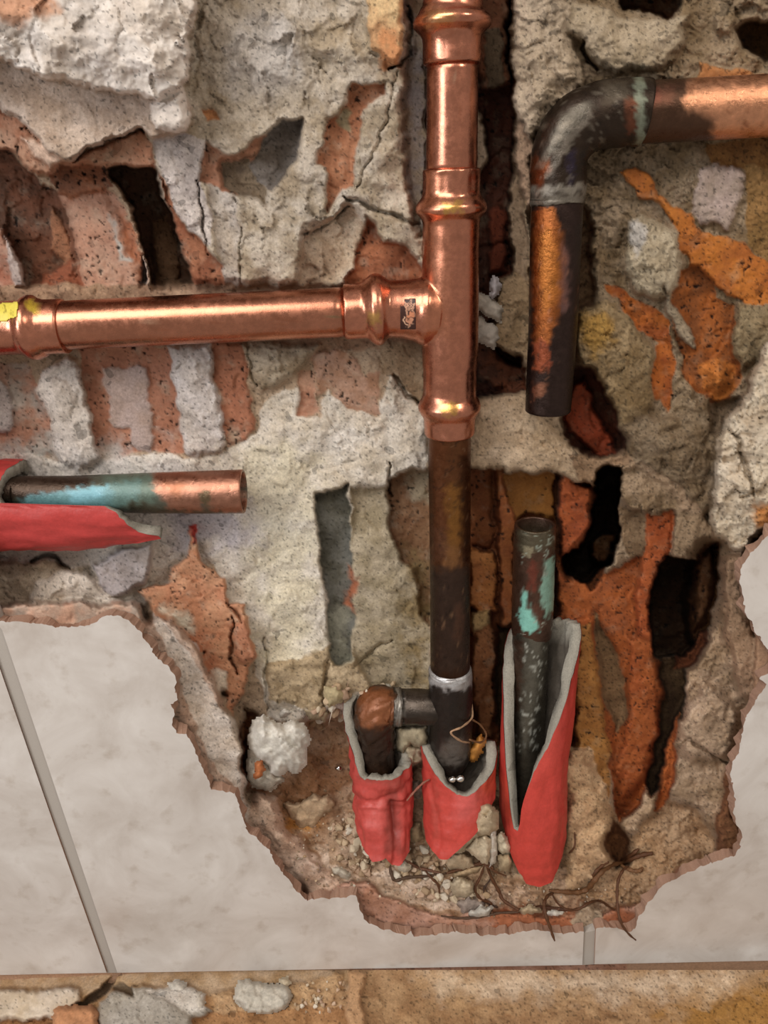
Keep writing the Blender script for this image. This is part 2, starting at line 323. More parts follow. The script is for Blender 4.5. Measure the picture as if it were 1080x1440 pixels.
# orange broken brick at the left of the middle
Ly([(266,742),(276,760),(284,792),(300,806),(318,812),(322,846),(340,846),(352,880),(360,910),(350,950),(334,984),(326,1004),(316,984),(318,968),(298,950),(284,940),(288,918),(268,920),(262,900),(240,884),(220,870),(206,848),(190,832),(204,824),(236,818),(240,800),(262,786)], .034, (212,148,108), (202,130,90), mat='brick', own='brick', n=1.3, f=1.4, w=4)
Ly([(330,880),(342,870),(356,890),(358,925),(345,935),(330,920)], .028, (196,124,88), mat='brick', own='brick', n=.8, f=.8, w=5)
Ly([(262,900),(276,905),(284,935),(270,935)], .022, (204,200,196), mat='stone', n=.6, w=4)
Ly([(294,942),(318,940),(322,970),(300,975)], .026, (210,196,178), n=.8, w=6)
Tn([(244,850),(262,868),(268,890),(245,880),(225,862)], (214,196,176), w=8)
Cr([(328,870),(326,915),(333,950)], 3, .008)
Cr([(318,845),(334,862),(340,876)], 3, .006)
# strip of bedding between tile edge and white plaster
Ly([(195,880),(225,910),(232,960),(240,1010),(262,1060),(285,1100),(330,1150),(380,1215),(425,1262),(415,1230),(380,1180),(345,1120),(340,1080),(335,1040),(320,1000),(300,960),(284,925),(262,890),(240,870)], .0075, (186,164,146), (168,140,120), n=.8, f=.6, w=8)
Ly([(215,862),(240,885),(262,915),(284,950),(300,985),(330,1010),(350,1050),(345,1120),(380,1180),(420,1240),(405,1236),(372,1190),(345,1160),(330,1110),(300,1075),(278,1030),(262,985),(250,940),(225,895)], .013, (212,202,190), (194,180,164), n=1.0, f=.9, w=14)
Ly([(345,1000),(362,1005),(356,1050),(352,1095),(342,1085),(338,1045)], .060, (176,110,62), (120,76,50), mat='brick', own='brick', n=.6, w=5)
Tn([(266,744),(272,744),(274,766),(267,766)], (196,70,60), w=2)
# ---- dark strip, olive mortar, brown patch
Ly([(372,930),(420,925),(470,900),(600,860),(606,1000),(560,1000),(500,970),(440,1000),(380,985)], .040, (182,164,134), (156,138,108), n=2.2, f=2.4, w=10, gv=-.006)
Ly([(494,690),(545,684),(600,740),(606,980),(520,965),(490,900)], .052, (176,164,140), (150,138,112), n=1.8, f=1.4, w=6)
Ly([(442,692),(468,690),(488,682),(492,730),(496,800),(498,860),(492,925),(470,935),(462,900),(458,850),(452,770)], .056, (116,116,108), (86,84,72), mat='stone', own='stone', n=.8, f=1.2, w=4, wet=.3)
Tn([(486,790),(500,800),(498,860),(488,850)], (178,112,80), w=5)
Tn([(460,860),(490,860),(490,920),(470,930)], (150,150,134), w=10)
Ly([(546,676),(575,664),(606,660),(606,880),(592,860),(586,800),(562,786),(548,735)], .060, (140,98,66), (120,76,44), mat='brick', own='brick', n=.8, f=1.2, w=5)
Tn([(570,664),(606,660),(606,710),(585,700)], (160,140,116), w=8)
Tn([(570,780),(600,790),(600,1000),(580,960)], (140,118,76), w=20, a=.7)
Cr([(548,650),(546,676),(552,700)], 3, .008)
Cr([(450,1000),(462,940),(466,915)], 3, .006)
Cr([(372,900),(375,960),(376,1000)], 3, .005)
Cr([(500,940),(535,905),(550,900)], 3, .005)
# ---- right of the vertical pipe: deep shaft
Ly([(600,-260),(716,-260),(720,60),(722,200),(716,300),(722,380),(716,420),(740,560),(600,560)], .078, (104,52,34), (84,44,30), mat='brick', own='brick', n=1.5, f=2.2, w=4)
Ly([(660,-260),(716,-260),(712,-10),(714,30),(716,122),(676,126),(668,60)], .060, (150,88,60), (124,80,56), mat='brick', own='brick', n=1, f=1.2, w=4)
Ly([(680,40),(706,36),(708,120),(684,124)], .058, (120,104,84), w=5)
Ly([(664,150),(678,160),(684,200),(686,225),(676,245),(664,250)], .046, (206,188,164), w=4)
Ly([(686,300),(700,290),(714,300),(712,380),(690,385)], .070, (130,66,44), mat='brick', w=5)
Ly([(668,470),(690,488),(700,500),(740,520),(744,560),(720,562),(672,530)], .060, (130,70,44), (90,50,34), mat='brick', own='brick', n=1, f=1.5, w=5)
Ly([(700,395),(725,380),(745,395),(748,505),(738,510),(712,492),(700,488),(690,470)], .045, (172,150,120), (146,124,94), n=1.8, f=1.8, w=5)
# ---- right top mortar
Ly([(720,-260),(1320,-260),(1320,560),(1000,560),(960,640),(905,680),(880,660),(850,600),(820,550),(745,520),(745,400),(738,300),(735,230),(722,120)], .034, (168,150,126), (140,120,92), n=2.4, f=2.6, w=4)
Ly([(745,220),(760,215),(830,300),(840,520),(745,520)], .046, (124,98,70), (96,70,46), n=2, f=2, w=6)
Ly([(722,-260),(800,-260),(812,30),(800,50),(818,100),(816,120),(790,160),(756,185),(742,215),(722,150),(724,60)], .022, (202,186,164), (184,168,146), n=2.2, f=2, w=7, bulge=.004)
Bp([(770,55),(795,48),(814,80),(812,115),(790,125),(772,90)], .005, 12)
Bp([(726,70),(765,62),(790,110),(775,150),(738,160)], .004, 20)
Ly([(726,170),(748,200),(748,300),(735,270),(726,240)], .034, (176,150,126), n=1.2, f=1.6, w=5)
Ly([(818,60),(840,90),(866,100),(930,96),(960,60),(968,20),(930,30),(880,26),(840,10),(800,0),(800,45)], .024, (194,180,158), (172,156,130), n=2, f=1.4, w=8, bulge=.003)
Ly([(868,-40),(960,-40),(955,8),(940,28),(918,22),(900,16),(872,8)], .062, (110,66,36), (80,48,28), mat='brick', own='brick', n=1, f=1.5, w=5)
Ly([(1034,42),(1050,32),(1100,28),(1100,80),(1075,86),(1044,66)], .054, (104,74,38), (80,58,34), n=1, f=1.5, w=6)
Ly([(978,110),(986,88),(1000,96),(1040,95),(1062,106),(1100,100),(1100,128),(980,120)], .030, (188,124,78), (170,110,66), mat='brick', own='brick', n=.8, f=.6, w=4)
Bp([(1000,15),(1035,20),(1030,55),(1000,50)], .005, 12)
Cr([(818,58),(824,82),(840,98)], 4, .01)
Ly([(984,240),(1004,230),(1030,234),(1048,246),(1040,286),(1028,322),(1004,312),(984,316),(970,296),(978,266)], .030, (178,160,150), (160,144,130), mat='stone', own='stone', n=.8, f=.8, w=5)
Ly([(990,200),(1050,196),(1100,190),(1100,262),(1062,252),(1046,238),(1000,230)], .036, (158,116,66), (130,92,52), n=1, f=1, w=8)
Ly([(1048,230),(1100,240),(1100,380),(1048,345)], .034, (168,132,84), (140,110,66), n=1.4, f=1.4, w=8)
Ly([(884,312),(900,306),(920,310),(948,320),(958,350),(962,380),(950,414),(924,420),(900,412),(880,380)], .020, (196,184,160), (176,162,136), n=1.6, f=1.8, w=8, bulge=.004)
Tn([(888,315),(908,318),(906,350),(890,372)], (206,202,196), w=5)
Ly([(876,242),(892,236),(908,240),(922,258),(924,272),(944,288),(972,300),(976,318),(992,328),(1018,330),(1040,338),(1060,356),(1100,378),(1100,440),(1078,428),(1050,430),(1020,412),(1000,398),(972,392),(966,360),(956,350),(950,318),(930,290),(916,280),(900,282)], .030, (204,120,48), (180,100,42), mat='brick', own='brick', n=1.0, f=.8, w=4)
Ly([(848,400),(870,404),(900,424),(930,440),(942,458),(948,500),(946,548),(938,582),(930,560),(912,556),(920,520),(922,480),(898,462),(880,440)], .034, (192,104,42), (160,80,34), mat='brick', own='brick', n=1, f=1.5, w=4)
Ly([(944,416),(960,380),(985,376),(1000,392),(1008,420),(1030,430),(1036,460),(1034,500),(1046,530),(1030,558),(1000,566),(976,548),(956,520),(958,490),(944,452)], .036, (180,98,40), (140,78,38), mat='brick', own='brick', n=1.2, f=1.6, w=5)
Bp([(985,515),(1010,502),(1034,515),(1036,545),(1010,562),(988,548)], .013, 24, 1)
Tn([(985,515),(1010,502),(1034,515),(1036,545),(1010,562),(988,548)], (208,124,58), w=4, wp=2)
Ly([(935,400),(948,430),(965,455),(980,480),(975,488),(955,470),(938,440)], .028, (166,152,130), n=1, f=1.5, w=3)
Ly([(1036,430),(1100,430),(1100,500),(1062,505),(1042,520),(1030,490)], .024, (164,148,118), (140,122,92), n=1.6, f=1.6, w=8, bulge=.003)
Ly([(812,440),(850,420),(880,440),(905,470),(920,490),(918,560),(905,600),(880,610),(856,576),(840,540),(812,520)], .024, (160,140,108), (138,116,82), n=2, f=2.2, w=7, bulge=.004)
Tn([(812,450),(850,440),(870,480),(830,500)], (176,138,66), w=10, a=.8)
Ly([(870,600),(905,585),(940,590),(1000,560),(1012,620),(1008,700),(985,730),(960,700),(930,670),(900,650)], .026, (152,134,110), (128,108,82), n=2.2, f=2.6, w=8, bulge=.003)
# dark hollow below the elbow pipe
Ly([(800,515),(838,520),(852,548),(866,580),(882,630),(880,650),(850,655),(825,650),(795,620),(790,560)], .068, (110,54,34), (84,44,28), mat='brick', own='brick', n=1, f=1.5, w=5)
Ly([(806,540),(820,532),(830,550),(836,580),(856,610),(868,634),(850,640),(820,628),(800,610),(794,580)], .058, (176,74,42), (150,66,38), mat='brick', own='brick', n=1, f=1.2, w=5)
# light mortar bar right of the vertical pipe, above the hollow cells
Ly([(655,560),(740,552),(760,585),(800,620),(830,648),(850,660),(838,690),(826,690),(800,675),(772,664),(655,662)], .040, (218,196,168), (196,172,142), n=1.3, f=1.2, w=7, bulge=.003, R=25)
Ly([(800,640),(850,640),(880,630),(890,650),(858,664),(838,694),(822,690)], .036, (166,138,110), n=1.5, f=2, w=6)
# ---- hollow brick cells right of the pipe
Ly([(640,656),(830,680),(850,700),(850,1060),(640,1060)], .078, (150,82,40), (120,62,32), mat='brick', own='brick', n=1, f=1.2, w=3)
Ly([(656,660),(690,660),(694,760),(686,770),(668,765),(656,770)], .074, (168,98,50), (150,80,40), mat='brick', own='brick', n=.5, f=.5, w=4)
Ly([(660,770),(690,776),(698,800),(700,860),(672,860),(660,850)], .062, (188,116,54), (166,96,44), mat='brick', own='brick', n=.8, f=.8, w=4)
Ly([(660,860),(692,858),(690,890),(664,890)], .056, (160,134,92), n=1, w=5)
Ly([(664,890),(690,880),(700,930),(700,1000),(690,1040),(672,1030),(662,950)], .062, (160,100,60), (140,84,46), mat='brick', own='brick', n=1, f=1.2, w=5)
Ly([(696,660),(706,656),(718,700),(726,730),(726,880),(706,885),(702,780)], .058, (164,92,44), (146,76,36), mat='brick', own='brick', n=.6, f=.5, w=4)
Ly([(708,664),(780,668),(782,730),(760,724),(736,726),(724,732)], .070, (190,126,62), (176,114,54), mat='brick', own='brick', n=.5, f=.4, w=4)
Ly([(780,668),(792,672),(788,730),(784,780),(796,830),(786,890),(778,890)], .076, (104,62,36), mat='brick', w=3)
Ly([(790,670),(812,678),(832,690),(830,735),(816,758),(806,772),(800,790),(788,775),(786,720)], .052, (178,88,44), (150,70,36), mat='brick', own='brick', n=1, f=1.5, w=4)
Ly([(784,790),(800,820),(815,830),(806,880),(784,890)], .058, (150,76,38), mat='brick', own='brick', n=1, f=1.5, w=4)
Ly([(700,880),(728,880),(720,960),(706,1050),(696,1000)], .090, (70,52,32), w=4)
# mortar around the holes
Ly([(866,652),(905,650),(940,672),(980,710),(1000,740),(1046,770),(1050,830),(1058,890),(1110,935),(1100,962),(1064,990),(1048,1045),(1032,1095),(1034,1150),(1050,1175),(1046,1205),(1000,1215),(950,1240),(912,1290),(880,1320),(780,1270),(830,1200),(870,1150),(900,1110),(930,1050),(950,960),(990,900),(1000,850),(985,790),(950,790),(940,725),(900,720),(870,700)], .030, (184,160,134), (160,136,108), n=2.0, f=1.8, w=6)
Ly([(1010,780),(1050,775),(1056,830),(1062,890),(1100,930),(1100,965),(1066,985),(1040,980),(1020,900)], .014, (178,150,124), (160,132,106), n=1, f=1.2, w=10)
Ly([(868,664),(905,652),(940,690),(955,720),(948,740),(900,716),(872,700)], .034, (178,156,130), (150,128,100), n=1.8, f=2.4, w=6, bulge=.003)
Ly([(866,705),(900,718),(912,730),(906,780),(895,795),(876,770),(868,745)], .046, (160,136,108), (130,106,80), n=1, f=1.5, w=5)
Ly([(945,720),(985,720),(1004,750),(985,788),(950,780)], .030, (164,142,116), n=1.6, f=2, w=6, bulge=.003)
# red-brown brick field
Ly([(786,850),(806,800),(830,830),(862,796),(880,790),(905,780),(916,722),(944,724),(944,765),(936,800),(918,840),(914,880),(926,925),(940,950),(938,1010),(920,1080),(892,1140),(868,1160),(856,1060),(836,1060),(812,1050),(812,900)], .056, (182,96,46), (160,84,44), mat='brick', own='brick', n=1.2, f=1.4, w=5)
Ly([(908,722),(945,722),(944,770),(936,804),(918,842),(914,880),(920,920),(900,900),(890,840),(905,790)], .044, (176,84,42), (196,100,54), mat='brick', own='brick', n=.8, f=1.0, w=5)
Ly([(835,860),(862,905),(878,960),(882,1010),(868,1030),(850,990),(840,930)], .064, (140,112,80), (116,90,62), n=.8, f=1, w=8)
Ly([(806,880),(830,876),(842,940),(850,1000),(858,1060),(858,1120),(832,1140),(812,1110),(806,1000)], .048, (188,130,72), (170,112,58), mat='brick', own='brick', n=1.0, f=.9, w=8)
Ly([(884,900),(914,900),(930,960),(926,1030),(905,1090),(876,1130),(868,1080),(886,1000)], .050, (170,84,40), (186,100,52), mat='brick', own='brick', n=.8, f=1.1, w=7)
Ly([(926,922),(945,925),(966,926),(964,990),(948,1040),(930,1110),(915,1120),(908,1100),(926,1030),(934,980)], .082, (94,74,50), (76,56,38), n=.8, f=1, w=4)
Ly([(940,1040),(955,1000),(950,1080),(936,1140),(920,1140)], .050, (176,98,48), w=5)
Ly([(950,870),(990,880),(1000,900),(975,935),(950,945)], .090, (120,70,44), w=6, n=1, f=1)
# black holes
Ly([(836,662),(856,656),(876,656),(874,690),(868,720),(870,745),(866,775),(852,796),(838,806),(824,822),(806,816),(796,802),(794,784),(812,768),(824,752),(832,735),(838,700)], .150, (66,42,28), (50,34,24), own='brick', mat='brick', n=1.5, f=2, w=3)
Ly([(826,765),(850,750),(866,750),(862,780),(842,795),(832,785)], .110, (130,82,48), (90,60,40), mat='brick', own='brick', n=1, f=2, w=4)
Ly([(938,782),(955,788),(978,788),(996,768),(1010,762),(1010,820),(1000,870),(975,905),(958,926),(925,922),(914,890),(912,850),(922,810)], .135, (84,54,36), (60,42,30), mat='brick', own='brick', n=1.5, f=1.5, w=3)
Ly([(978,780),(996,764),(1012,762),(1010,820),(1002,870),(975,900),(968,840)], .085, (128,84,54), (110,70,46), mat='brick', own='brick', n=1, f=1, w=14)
# big pale lump at right edge
Ly([(1320,400),(1090,470),(1068,500),(1056,530),(1045,565),(1020,590),(1008,625),(1004,680),(1000,720),(1006,752),(1030,772),(1046,776),(1070,748),(1100,740),(1320,700)], .004, (206,194,172), (184,168,144), mat='plaster', own='plaster', n=2.4, f=3.0, w=7, bulge=.005, R=60)
Cr([(1014,600),(1040,620),(1050,660),(1060,700)], 5, .006)
Cr([(1040,700),(1075,690),(1100,660)], 5, .005)
Tn([(1060,712),(1100,700),(1100,745),(1062,740)], (196,136,78), w=8)
# right mortar column relief
Ly([(962,1000),(990,960),(1030,985),(1040,1010),(1026,1060),(1000,1070),(960,1060),(955,1030)], .018, (190,166,140), (170,146,120), n=1.6, f=1.8, w=10, bulge=.003)
Cr([(950,1052),(968,1040),(1000,1062),(1028,1075)], 3.5, .006)
Ly([(1018,1080),(1034,1090),(1034,1140),(1050,1180),(1040,1206),(1010,1200),(1005,1160),(1018,1120)], .016, (140,98,66), (120,80,54), n=.8, f=1, w=8)
# mound bottom right + shelf
Ly([(640,1060),(770,1040),(812,1060),(826,1050),(852,1120),(868,1150),(876,1180),(900,1170),(940,1120),(980,1140),(1005,1180),(1000,1212),(950,1240),(912,1290),(880,1320),(640,1300)], .040, (190,160,126), (166,134,100), n=2.0, f=2, w=10, gv=-.018)
Ly([(778,1080),(800,1052),(828,1050),(852,1110),(866,1160),(872,1210),(850,1240),(800,1262),(765,1250),(770,1180)], .026, (196,166,130), (170,138,104), n=2.2, f=1.6, w=16, bulge=.005, R=50, gv=-.010)
Ly([(862,1150),(882,1180),(886,1215),(866,1222),(850,1190)], .052, (120,78,46), w=8, n=1)
# shelf (ledge of rubble under the pipes)
Ly([(352,1100),(380,1060),(440,1010),(500,1010),(500,1060),(600,1070),(700,1090),(790,1100),(800,1260),(880,1270),(900,1300),(700,1320),(500,1300),(470,1266),(400,1220)], .038, (186,158,132), (160,128,98), n=2.4, f=2.6, w=12, gv=-.022, wet=.45)
Tn([(396,1100),(430,1060),(490,1060),(500,1100),(460,1140),(420,1170),(398,1150)], (158,118,84), w=20, wet=.9)
Tn([(396,1160),(420,1150),(440,1165),(425,1175)], (204,150,84), w=10, wet=.6)
Ly([(360,1110),(392,1120),(400,1160),(440,1200),(480,1230),(500,1262),(432,1270),(395,1225),(345,1165)], .014, (208,184,164), (186,156,134), n=1.3, f=1.4, w=14, gv=-.006)
Ly([(440,1190),(520,1175),(560,1210),(620,1240),(700,1262),(690,1290),(600,1275),(540,1265),(480,1250)], .018, (216,196,176), (190,166,142), n=1.3, f=1.6, w=12, gv=-.010)
Ly([(560,1200),(596,1196),(606,1210),(640,1196),(664,1166),(672,1132),(698,1126),(706,1180),(738,1232),(700,1244),(620,1236),(570,1226)], .027, (186,160,130), (160,130,100), n=1.6, f=2.2, w=8, gv=-.012)
Ly([(486,1150),(505,1140),(520,1168),(560,1192),(560,1214),(520,1232),(462,1216),(460,1166)], .026, (188,162,136), (160,132,104), n=1.8, f=2.2, w=12, gv=-.010, wet=.3)
# rim of tile bed along the bottom
Ly([(470,1250),(495,1238),(520,1240),(540,1260),(600,1280),(640,1290),(680,1280),(760,1290),(850,1285),(905,1265),(950,1225),(1000,1205),(1050,1190),(1050,1400),(400,1400),(400,1262)], .006, (188,148,128), (168,124,100), mat='adhesive', own='adhesive', n=1.0, f=1.0, w=5)
Tn([(690,1280),(900,1280),(900,1330),(690,1330)], (166,104,72), w=10)
Ly([(820,1270),(848,1280),(850,1312),(820,1318),(800,1296)], .006, (166,146,122), n=1, f=1, w=5)
# adhesive behind the right tile
Ly([(1060,880),(1100,925),(1320,800),(1320,1400),(880,1400),(880,1312),(935,1260),(1005,1222),(1056,1208),(1058,1178),(1044,1140),(1044,1090),(1064,1035),(1080,980),(1120,930)], .0060, (180,146,118), mat='adhesive', own='adhesive', n=.3, f=.2, w=3)
Ly([(1062,1400),(1062,780),(1100,752),(1320,712),(1320,1400)], .0060, (180,146,118), mat='adhesive', own=None, n=.3, f=.2, w=3)
Ly([(-300,892),(170,884),(200,930),(228,1000),(240,1060),(300,1140),(350,1200),(400,1280),(480,1300),(500,1400),(-300,1400)], .0060, (180,146,118), mat='adhesive', own=None, n=.3, f=.2, w=3)

def build_relief(LAY, U0, U1, V0, V1, step, mapper, base_d, base_col, scale, root_name, root_mat, kindname):
    us = np.arange(U0, U1+.1, step); vs = np.arange(V0, V1+.1, step)
    U, V = np.meshgrid(us, vs); H, W = U.shape
    pw = mapper(U, V, np.full(U.shape, base_d))
    X = pw[..., 0]; Y = pw[..., scale]
    wx = perlin(U/26, V/26, 11)*1.0+perlin(U/9, V/9, 12)*.42+perlin(U/4, V/4, 15)*.10
    wy = perlin(U/26+50, V/26, 13)*1.0+perlin(U/9+50, V/9, 14)*.42+perlin(U/4+50, V/4, 16)*.10
    cn = np.clip(fbm(X*70, Y*70, 5, 30, .6)*1.3+.5, 0, 1)
    D = np.full(U.shape, base_d); N = np.ones(U.shape)*1.5; FA = np.ones(U.shape)*1.5; WET = np.zeros(U.shape)
    C = np.tile(lin(base_col), U.shape+(1,)); ID = np.zeros(U.shape, int); LOC = np.zeros(U.shape)
    ids = [(root_name, root_mat)]
    for li, L in enumerate(LAY):
        xs = [p[0] for p in L['poly']]; ys = [p[1] for p in L['poly']]; mg = 40
        i0 = max(0, int((min(xs)-mg-U0)/step)); i1 = min(W, int((max(xs)+mg-U0)/step)+1)
        j0 = max(0, int((min(ys)-mg-V0)/step)); j1 = min(H, int((max(ys)+mg-V0)/step)+1)
        if i1 <= i0 or j1 <= j0: continue
        s = (slice(j0, j1), slice(i0, i1))
        u = U[s]+wx[s]*L['wp']; v = V[s]+wy[s]*L['wp']
        if L['k'] == 'crack':
            dd, t = linedist(L['poly'], u, v)
            wd = L['w']*(.45+.55*np.sin(np.clip(t, 0, 1)*np.pi))
            LOC[s] += L['h']*ss(1-dd/(wd*1.3)); continue
        q = sdf(L['poly'], u, v)
        if L['k'] == 'bump':
            LOC[s] -= L['h']*ss(q/L['w']); continue
        if L['k'] == 'tint':
            a = L['a']*ss(.5+q/(2*L['w'])+(cn[s]-.5)*.8)*(q > -L['w'])
            C[s] = C[s]*(1-a[..., None])+L['col']*a[..., None]
            if L['wet'] is not None: WET[s] = WET[s]*(1-a)+L['wet']*a
            continue
        a = ss(.5+q/(2*L['w'])*1.0)
        cu = sum(xs)/len(xs); cv = sum(ys)/len(ys)
        tgt = L['d']+L['gu']*(u-cu)/100+L['gv']*(v-cv)/100
        if L['bulge']: tgt = tgt-L['bulge']*(ss(q/L['R'])-.3)
        D[s] = D[s]*(1-a)+tgt*a; N[s] = N[s]*(1-a)+L['n']*a; FA[s] = FA[s]*(1-a)+L['f']*a
        LOC[s] *= (1-a); WET[s] = WET[s]*(1-a)+L['wet']*a
        m = q > 0
        mix = np.clip((cn[s]-.5)*1.6+L['mix'], 0, 1)[..., None]
        cc = L['col']*(1-mix)+L['col2']*mix
        ca = ss(.5+q/3.0)[..., None]
        C[s] = C[s]*(1-ca)+cc*ca
        if L['own']:
            ids.append((L['own'], L['mat'])); ID[s] = np.where(m, len(ids)-1, ID[s])
        else: ID[s] = np.where(m, 0, ID[s])
    rough_m = ss(.5+1.6*fbm(X*34+3, Y*34, 2, 140))           # some areas chipped, some trowelled or worn smooth
    crumb = ss((U-640)/200)*(np.array([m_ != 'brick' for _, m_ in ids])[ID])
    # surface noise: broad lumps, chips with flat facets, grit
    qx = X*.9+Y*.35+fbm(X*60, Y*60, 4, 70)*.009; qy = (Y*.8-X*.3)+fbm(X*60+9, Y*60, 4, 71)*.009
    f1, e1 = worley(qx*95, qy*95, 1, 1.1); f2, e2 = worley(qx*230, qy*230, 2, 1.2); f3, e3 = worley(qx*520, qy*520, 3, 1.2)
    big = fbm(X*42, Y*42, 3, 40); fine = fbm(X*160, Y*160, 5, 50, .62); rid = np.abs(fbm(X*90, Y*90, 4, 60))
    D = D+LOC-N*.001*(big*2.0+fine*.45-rid*.5+.05)-FA*.001*(f1*1.15*(.35+.65*rough_m)+f2*(.30+.35*crumb)*rough_m+f3*(.08+.22*crumb))
    e1v = ss(1-e1/.05)*(perlin(X*55, Y*55, 77) > .1)
    D = D+FA*.0004*e1v
    # dirt and lime variation of the mineral, plus dim light painted into the mortar at right
    tone = 1+.16*fbm(X*38+4, Y*38, 4, 90)+.10*fine
    isb = np.array([m_ == 'brick' for _, m_ in ids])[ID]
    lum = (C @ np.array([.3, .55, .15]))[..., None]
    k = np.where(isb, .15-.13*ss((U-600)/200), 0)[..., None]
    C = C*(1-k)+lum*np.array([1.08, .98, .90])*k
    dust = (np.clip(fbm(X*110+7, Y*110, 5, 130, .6)*2.2-.25, 0, 1)*(.5-.25*ss((U-600)/200))*isb)[..., None]      # mortar dust left on the clay
    C = C*(1-dust)+lin((196, 176, 156))*dust*(.75+.25*(lum > .2))
    rt_ = ss((U-520)/260)[..., None]; ib = isb[..., None]          # block colour shifts darker and browner towards the right
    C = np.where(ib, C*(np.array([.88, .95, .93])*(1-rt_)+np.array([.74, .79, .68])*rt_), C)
    pit = np.clip((perlin(X*420, Y*420, 150)*(.6+.8*perlin(X*90, Y*90, 151))-.42)/.08, 0, 1)*isb
    C = C*(1-.85*pit[..., None]); D = D+pit*.0012
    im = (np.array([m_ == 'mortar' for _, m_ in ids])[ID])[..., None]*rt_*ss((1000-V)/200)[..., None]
    C = C*(1-im*np.array([.26, .28, .32]))  # weaker light on the right side put into the mortar colour, fading lower down
    C = C*np.clip(tone, .6, 1.35)[..., None]*np.array([1.0, .965, .97])
    warm = fbm(X*26+20, Y*26, 3, 95)[..., None]
    C = C*(1+warm*np.array([.03, 0, -.07]))
    specks = (fbm(X*600, Y*600, 2, 99) > .41-.05*ss((U-600)/200)) & (N > .75)
    C[specks] *= .45
    WET = np.clip(WET, 0, 1)*ss(.5+fine*1.5)
    return U, V, D, C, ID, ids, WET
def emit_relief(U, V, D, C, ID, ids, WET, mapper, root=None, minf=14, skip=()):
    pw = mapper(U, V, D).reshape(-1, 3); H, W = U.shape
    idx = np.arange(H*W).reshape(H, W)
    quads = np.stack([idx[:-1, :-1], idx[1:, :-1], idx[1:, 1:], idx[:-1, 1:]], -1).reshape(-1, 4)
    fid = ID[:-1, :-1].reshape(-1)
    cf = C.reshape(-1, 3); wf = WET.reshape(-1); out = []
    for k, (nm, mt) in enumerate(ids):
        q = quads[fid == k]
        if len(q) < minf:
            if k: fid[fid == k] = 0
            continue
    for k, (nm, mt) in enumerate(ids):
        q = quads[fid == k]
        if len(q) == 0: continue
        uq, inv = np.unique(q, return_inverse=True)
        o = link_mesh(nm, pw[uq], inv.reshape(-1, 4), mt, None if k == 0 else root, cf[uq], wf[uq])
        if k == 0: root = o
        out.append(o)
    return out
STEP = 2.0
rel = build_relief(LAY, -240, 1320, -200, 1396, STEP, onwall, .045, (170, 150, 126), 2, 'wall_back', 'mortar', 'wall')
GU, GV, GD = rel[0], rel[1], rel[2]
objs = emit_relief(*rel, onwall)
wall = objs[0]; wall['kind'] = 'structure'; wall['label'] = 'hacked open bathroom wall of hollow brick and crumbling mortar'
def wd(u, v):                     # depth of the broken surface seen at a pixel
    i = int(min(max((u+240)/STEP, 0), GU.shape[1]-1)); j = int(min(max((v+200)/STEP, 0), GU.shape[0]-1))
    return float(GD[j, i])

# ------------------------------------------------------------------ tiles and grout
def ragged(pts, keep, amp=1.8, seg=2.6):
    out = []; n = len(pts)
    for i in range(n):
        a = pts[i]; b_ = pts[(i+1) % n]; L_ = math.hypot(b_[0]-a[0], b_[1]-a[1])
        out.append(a)
        if i in keep: continue
        k = int(L_/seg)
        for j in range(1, k):
            t = j/k; x = a[0]+(b_[0]-a[0])*t; y = a[1]+(b_[1]-a[1])*t
            q = lambda s_, f_: float(perlin(np.array(x/f_), np.array(y/f_), s_))
            out.append((x+amp*(1.6*q(5, 14)+.9*q(6, 5.)), y+amp*(1.6*q(7, 14)+.9*q(8, 5.))))
    return out
def slab(name, pts, d0, d1, mat, matside, parent, shrink=.0004):
    bm = bmesh.new(); pl = [onwall(u, v, d0) for u, v in pts]
    n = len(pl)
    f = [bm.verts.new((p[0], d0, p[2])) for p in pl]
    # the broken body leans back a little under the glaze
    cx = sum(p[0] for p in pl)/n; cz = sum(p[2] for p in pl)/n
    bk = [bm.verts.new((p[0]+shrink*8*float(perlin(np.array(p[0]*120), np.array(p[2]*120), 9)), d1, p[2]+shrink*8*float(perlin(np.array(p[0]*120+5), np.array(p[2]*120), 9)))) for p in pl]
    from mathutils.geometry import tessellate_polygon
    for tr in tessellate_polygon([[Vector((p[0], p[2], 0)) for p in pl]]):
        ff = bm.faces.new([f[i] for i in tr]); ff.material_index = 0
    for i in range(n):
        q = bm.faces.new((f[i], bk[i], bk[(i+1) % n], f[(i+1) % n])); q.material_index = 1
    bmesh.ops.recalc_face_normals(bm, faces=bm.faces[:])
    me = bpy.data.meshes.new(name); bm.to_mesh(me); bm.free()
    me.materials.append(M[mat]); me.materials.append(M[matside])
    o = bpy.data.objects.new(name, me); COL.objects.link(o); o.parent = parent
    return o
mid = [(165,1368),(3,886),(-8,872),(50,877),(80,882),(120,880),(140,870),(156,865),(168,866),(185,877),(200,890),(204,900),(215,912),(222,927),(238,938),(247,955),(246,974),(250,984),(240,990),(245,1002),(243,1022),(248,1031),(262,1032),(275,1060),(290,1090),(296,1108),(330,1115),(338,1140),(345,1164),(362,1180),(380,1200),(395,1225),(410,1242),(422,1256),(432,1267),(466,1263),(500,1259),(505,1275),(515,1295),(540,1308),(570,1315),(578,1309),(585,1317),(640,1311),(660,1312),(690,1315),(720,1313),(760,1309),(790,1312),(821,1310),(819,1357)]
tile_mid = slab('tile', ragged(mid, (0, 1, 49, 50)), 0, .0056, 'tile', 'biscuit', wall)
tile_left = slab('tile', [(150,1368),(76,1160),(0,941),(-60,760),(-240,240),(-240,1376)], 0, .0056, 'tile', 'biscuit', wall)
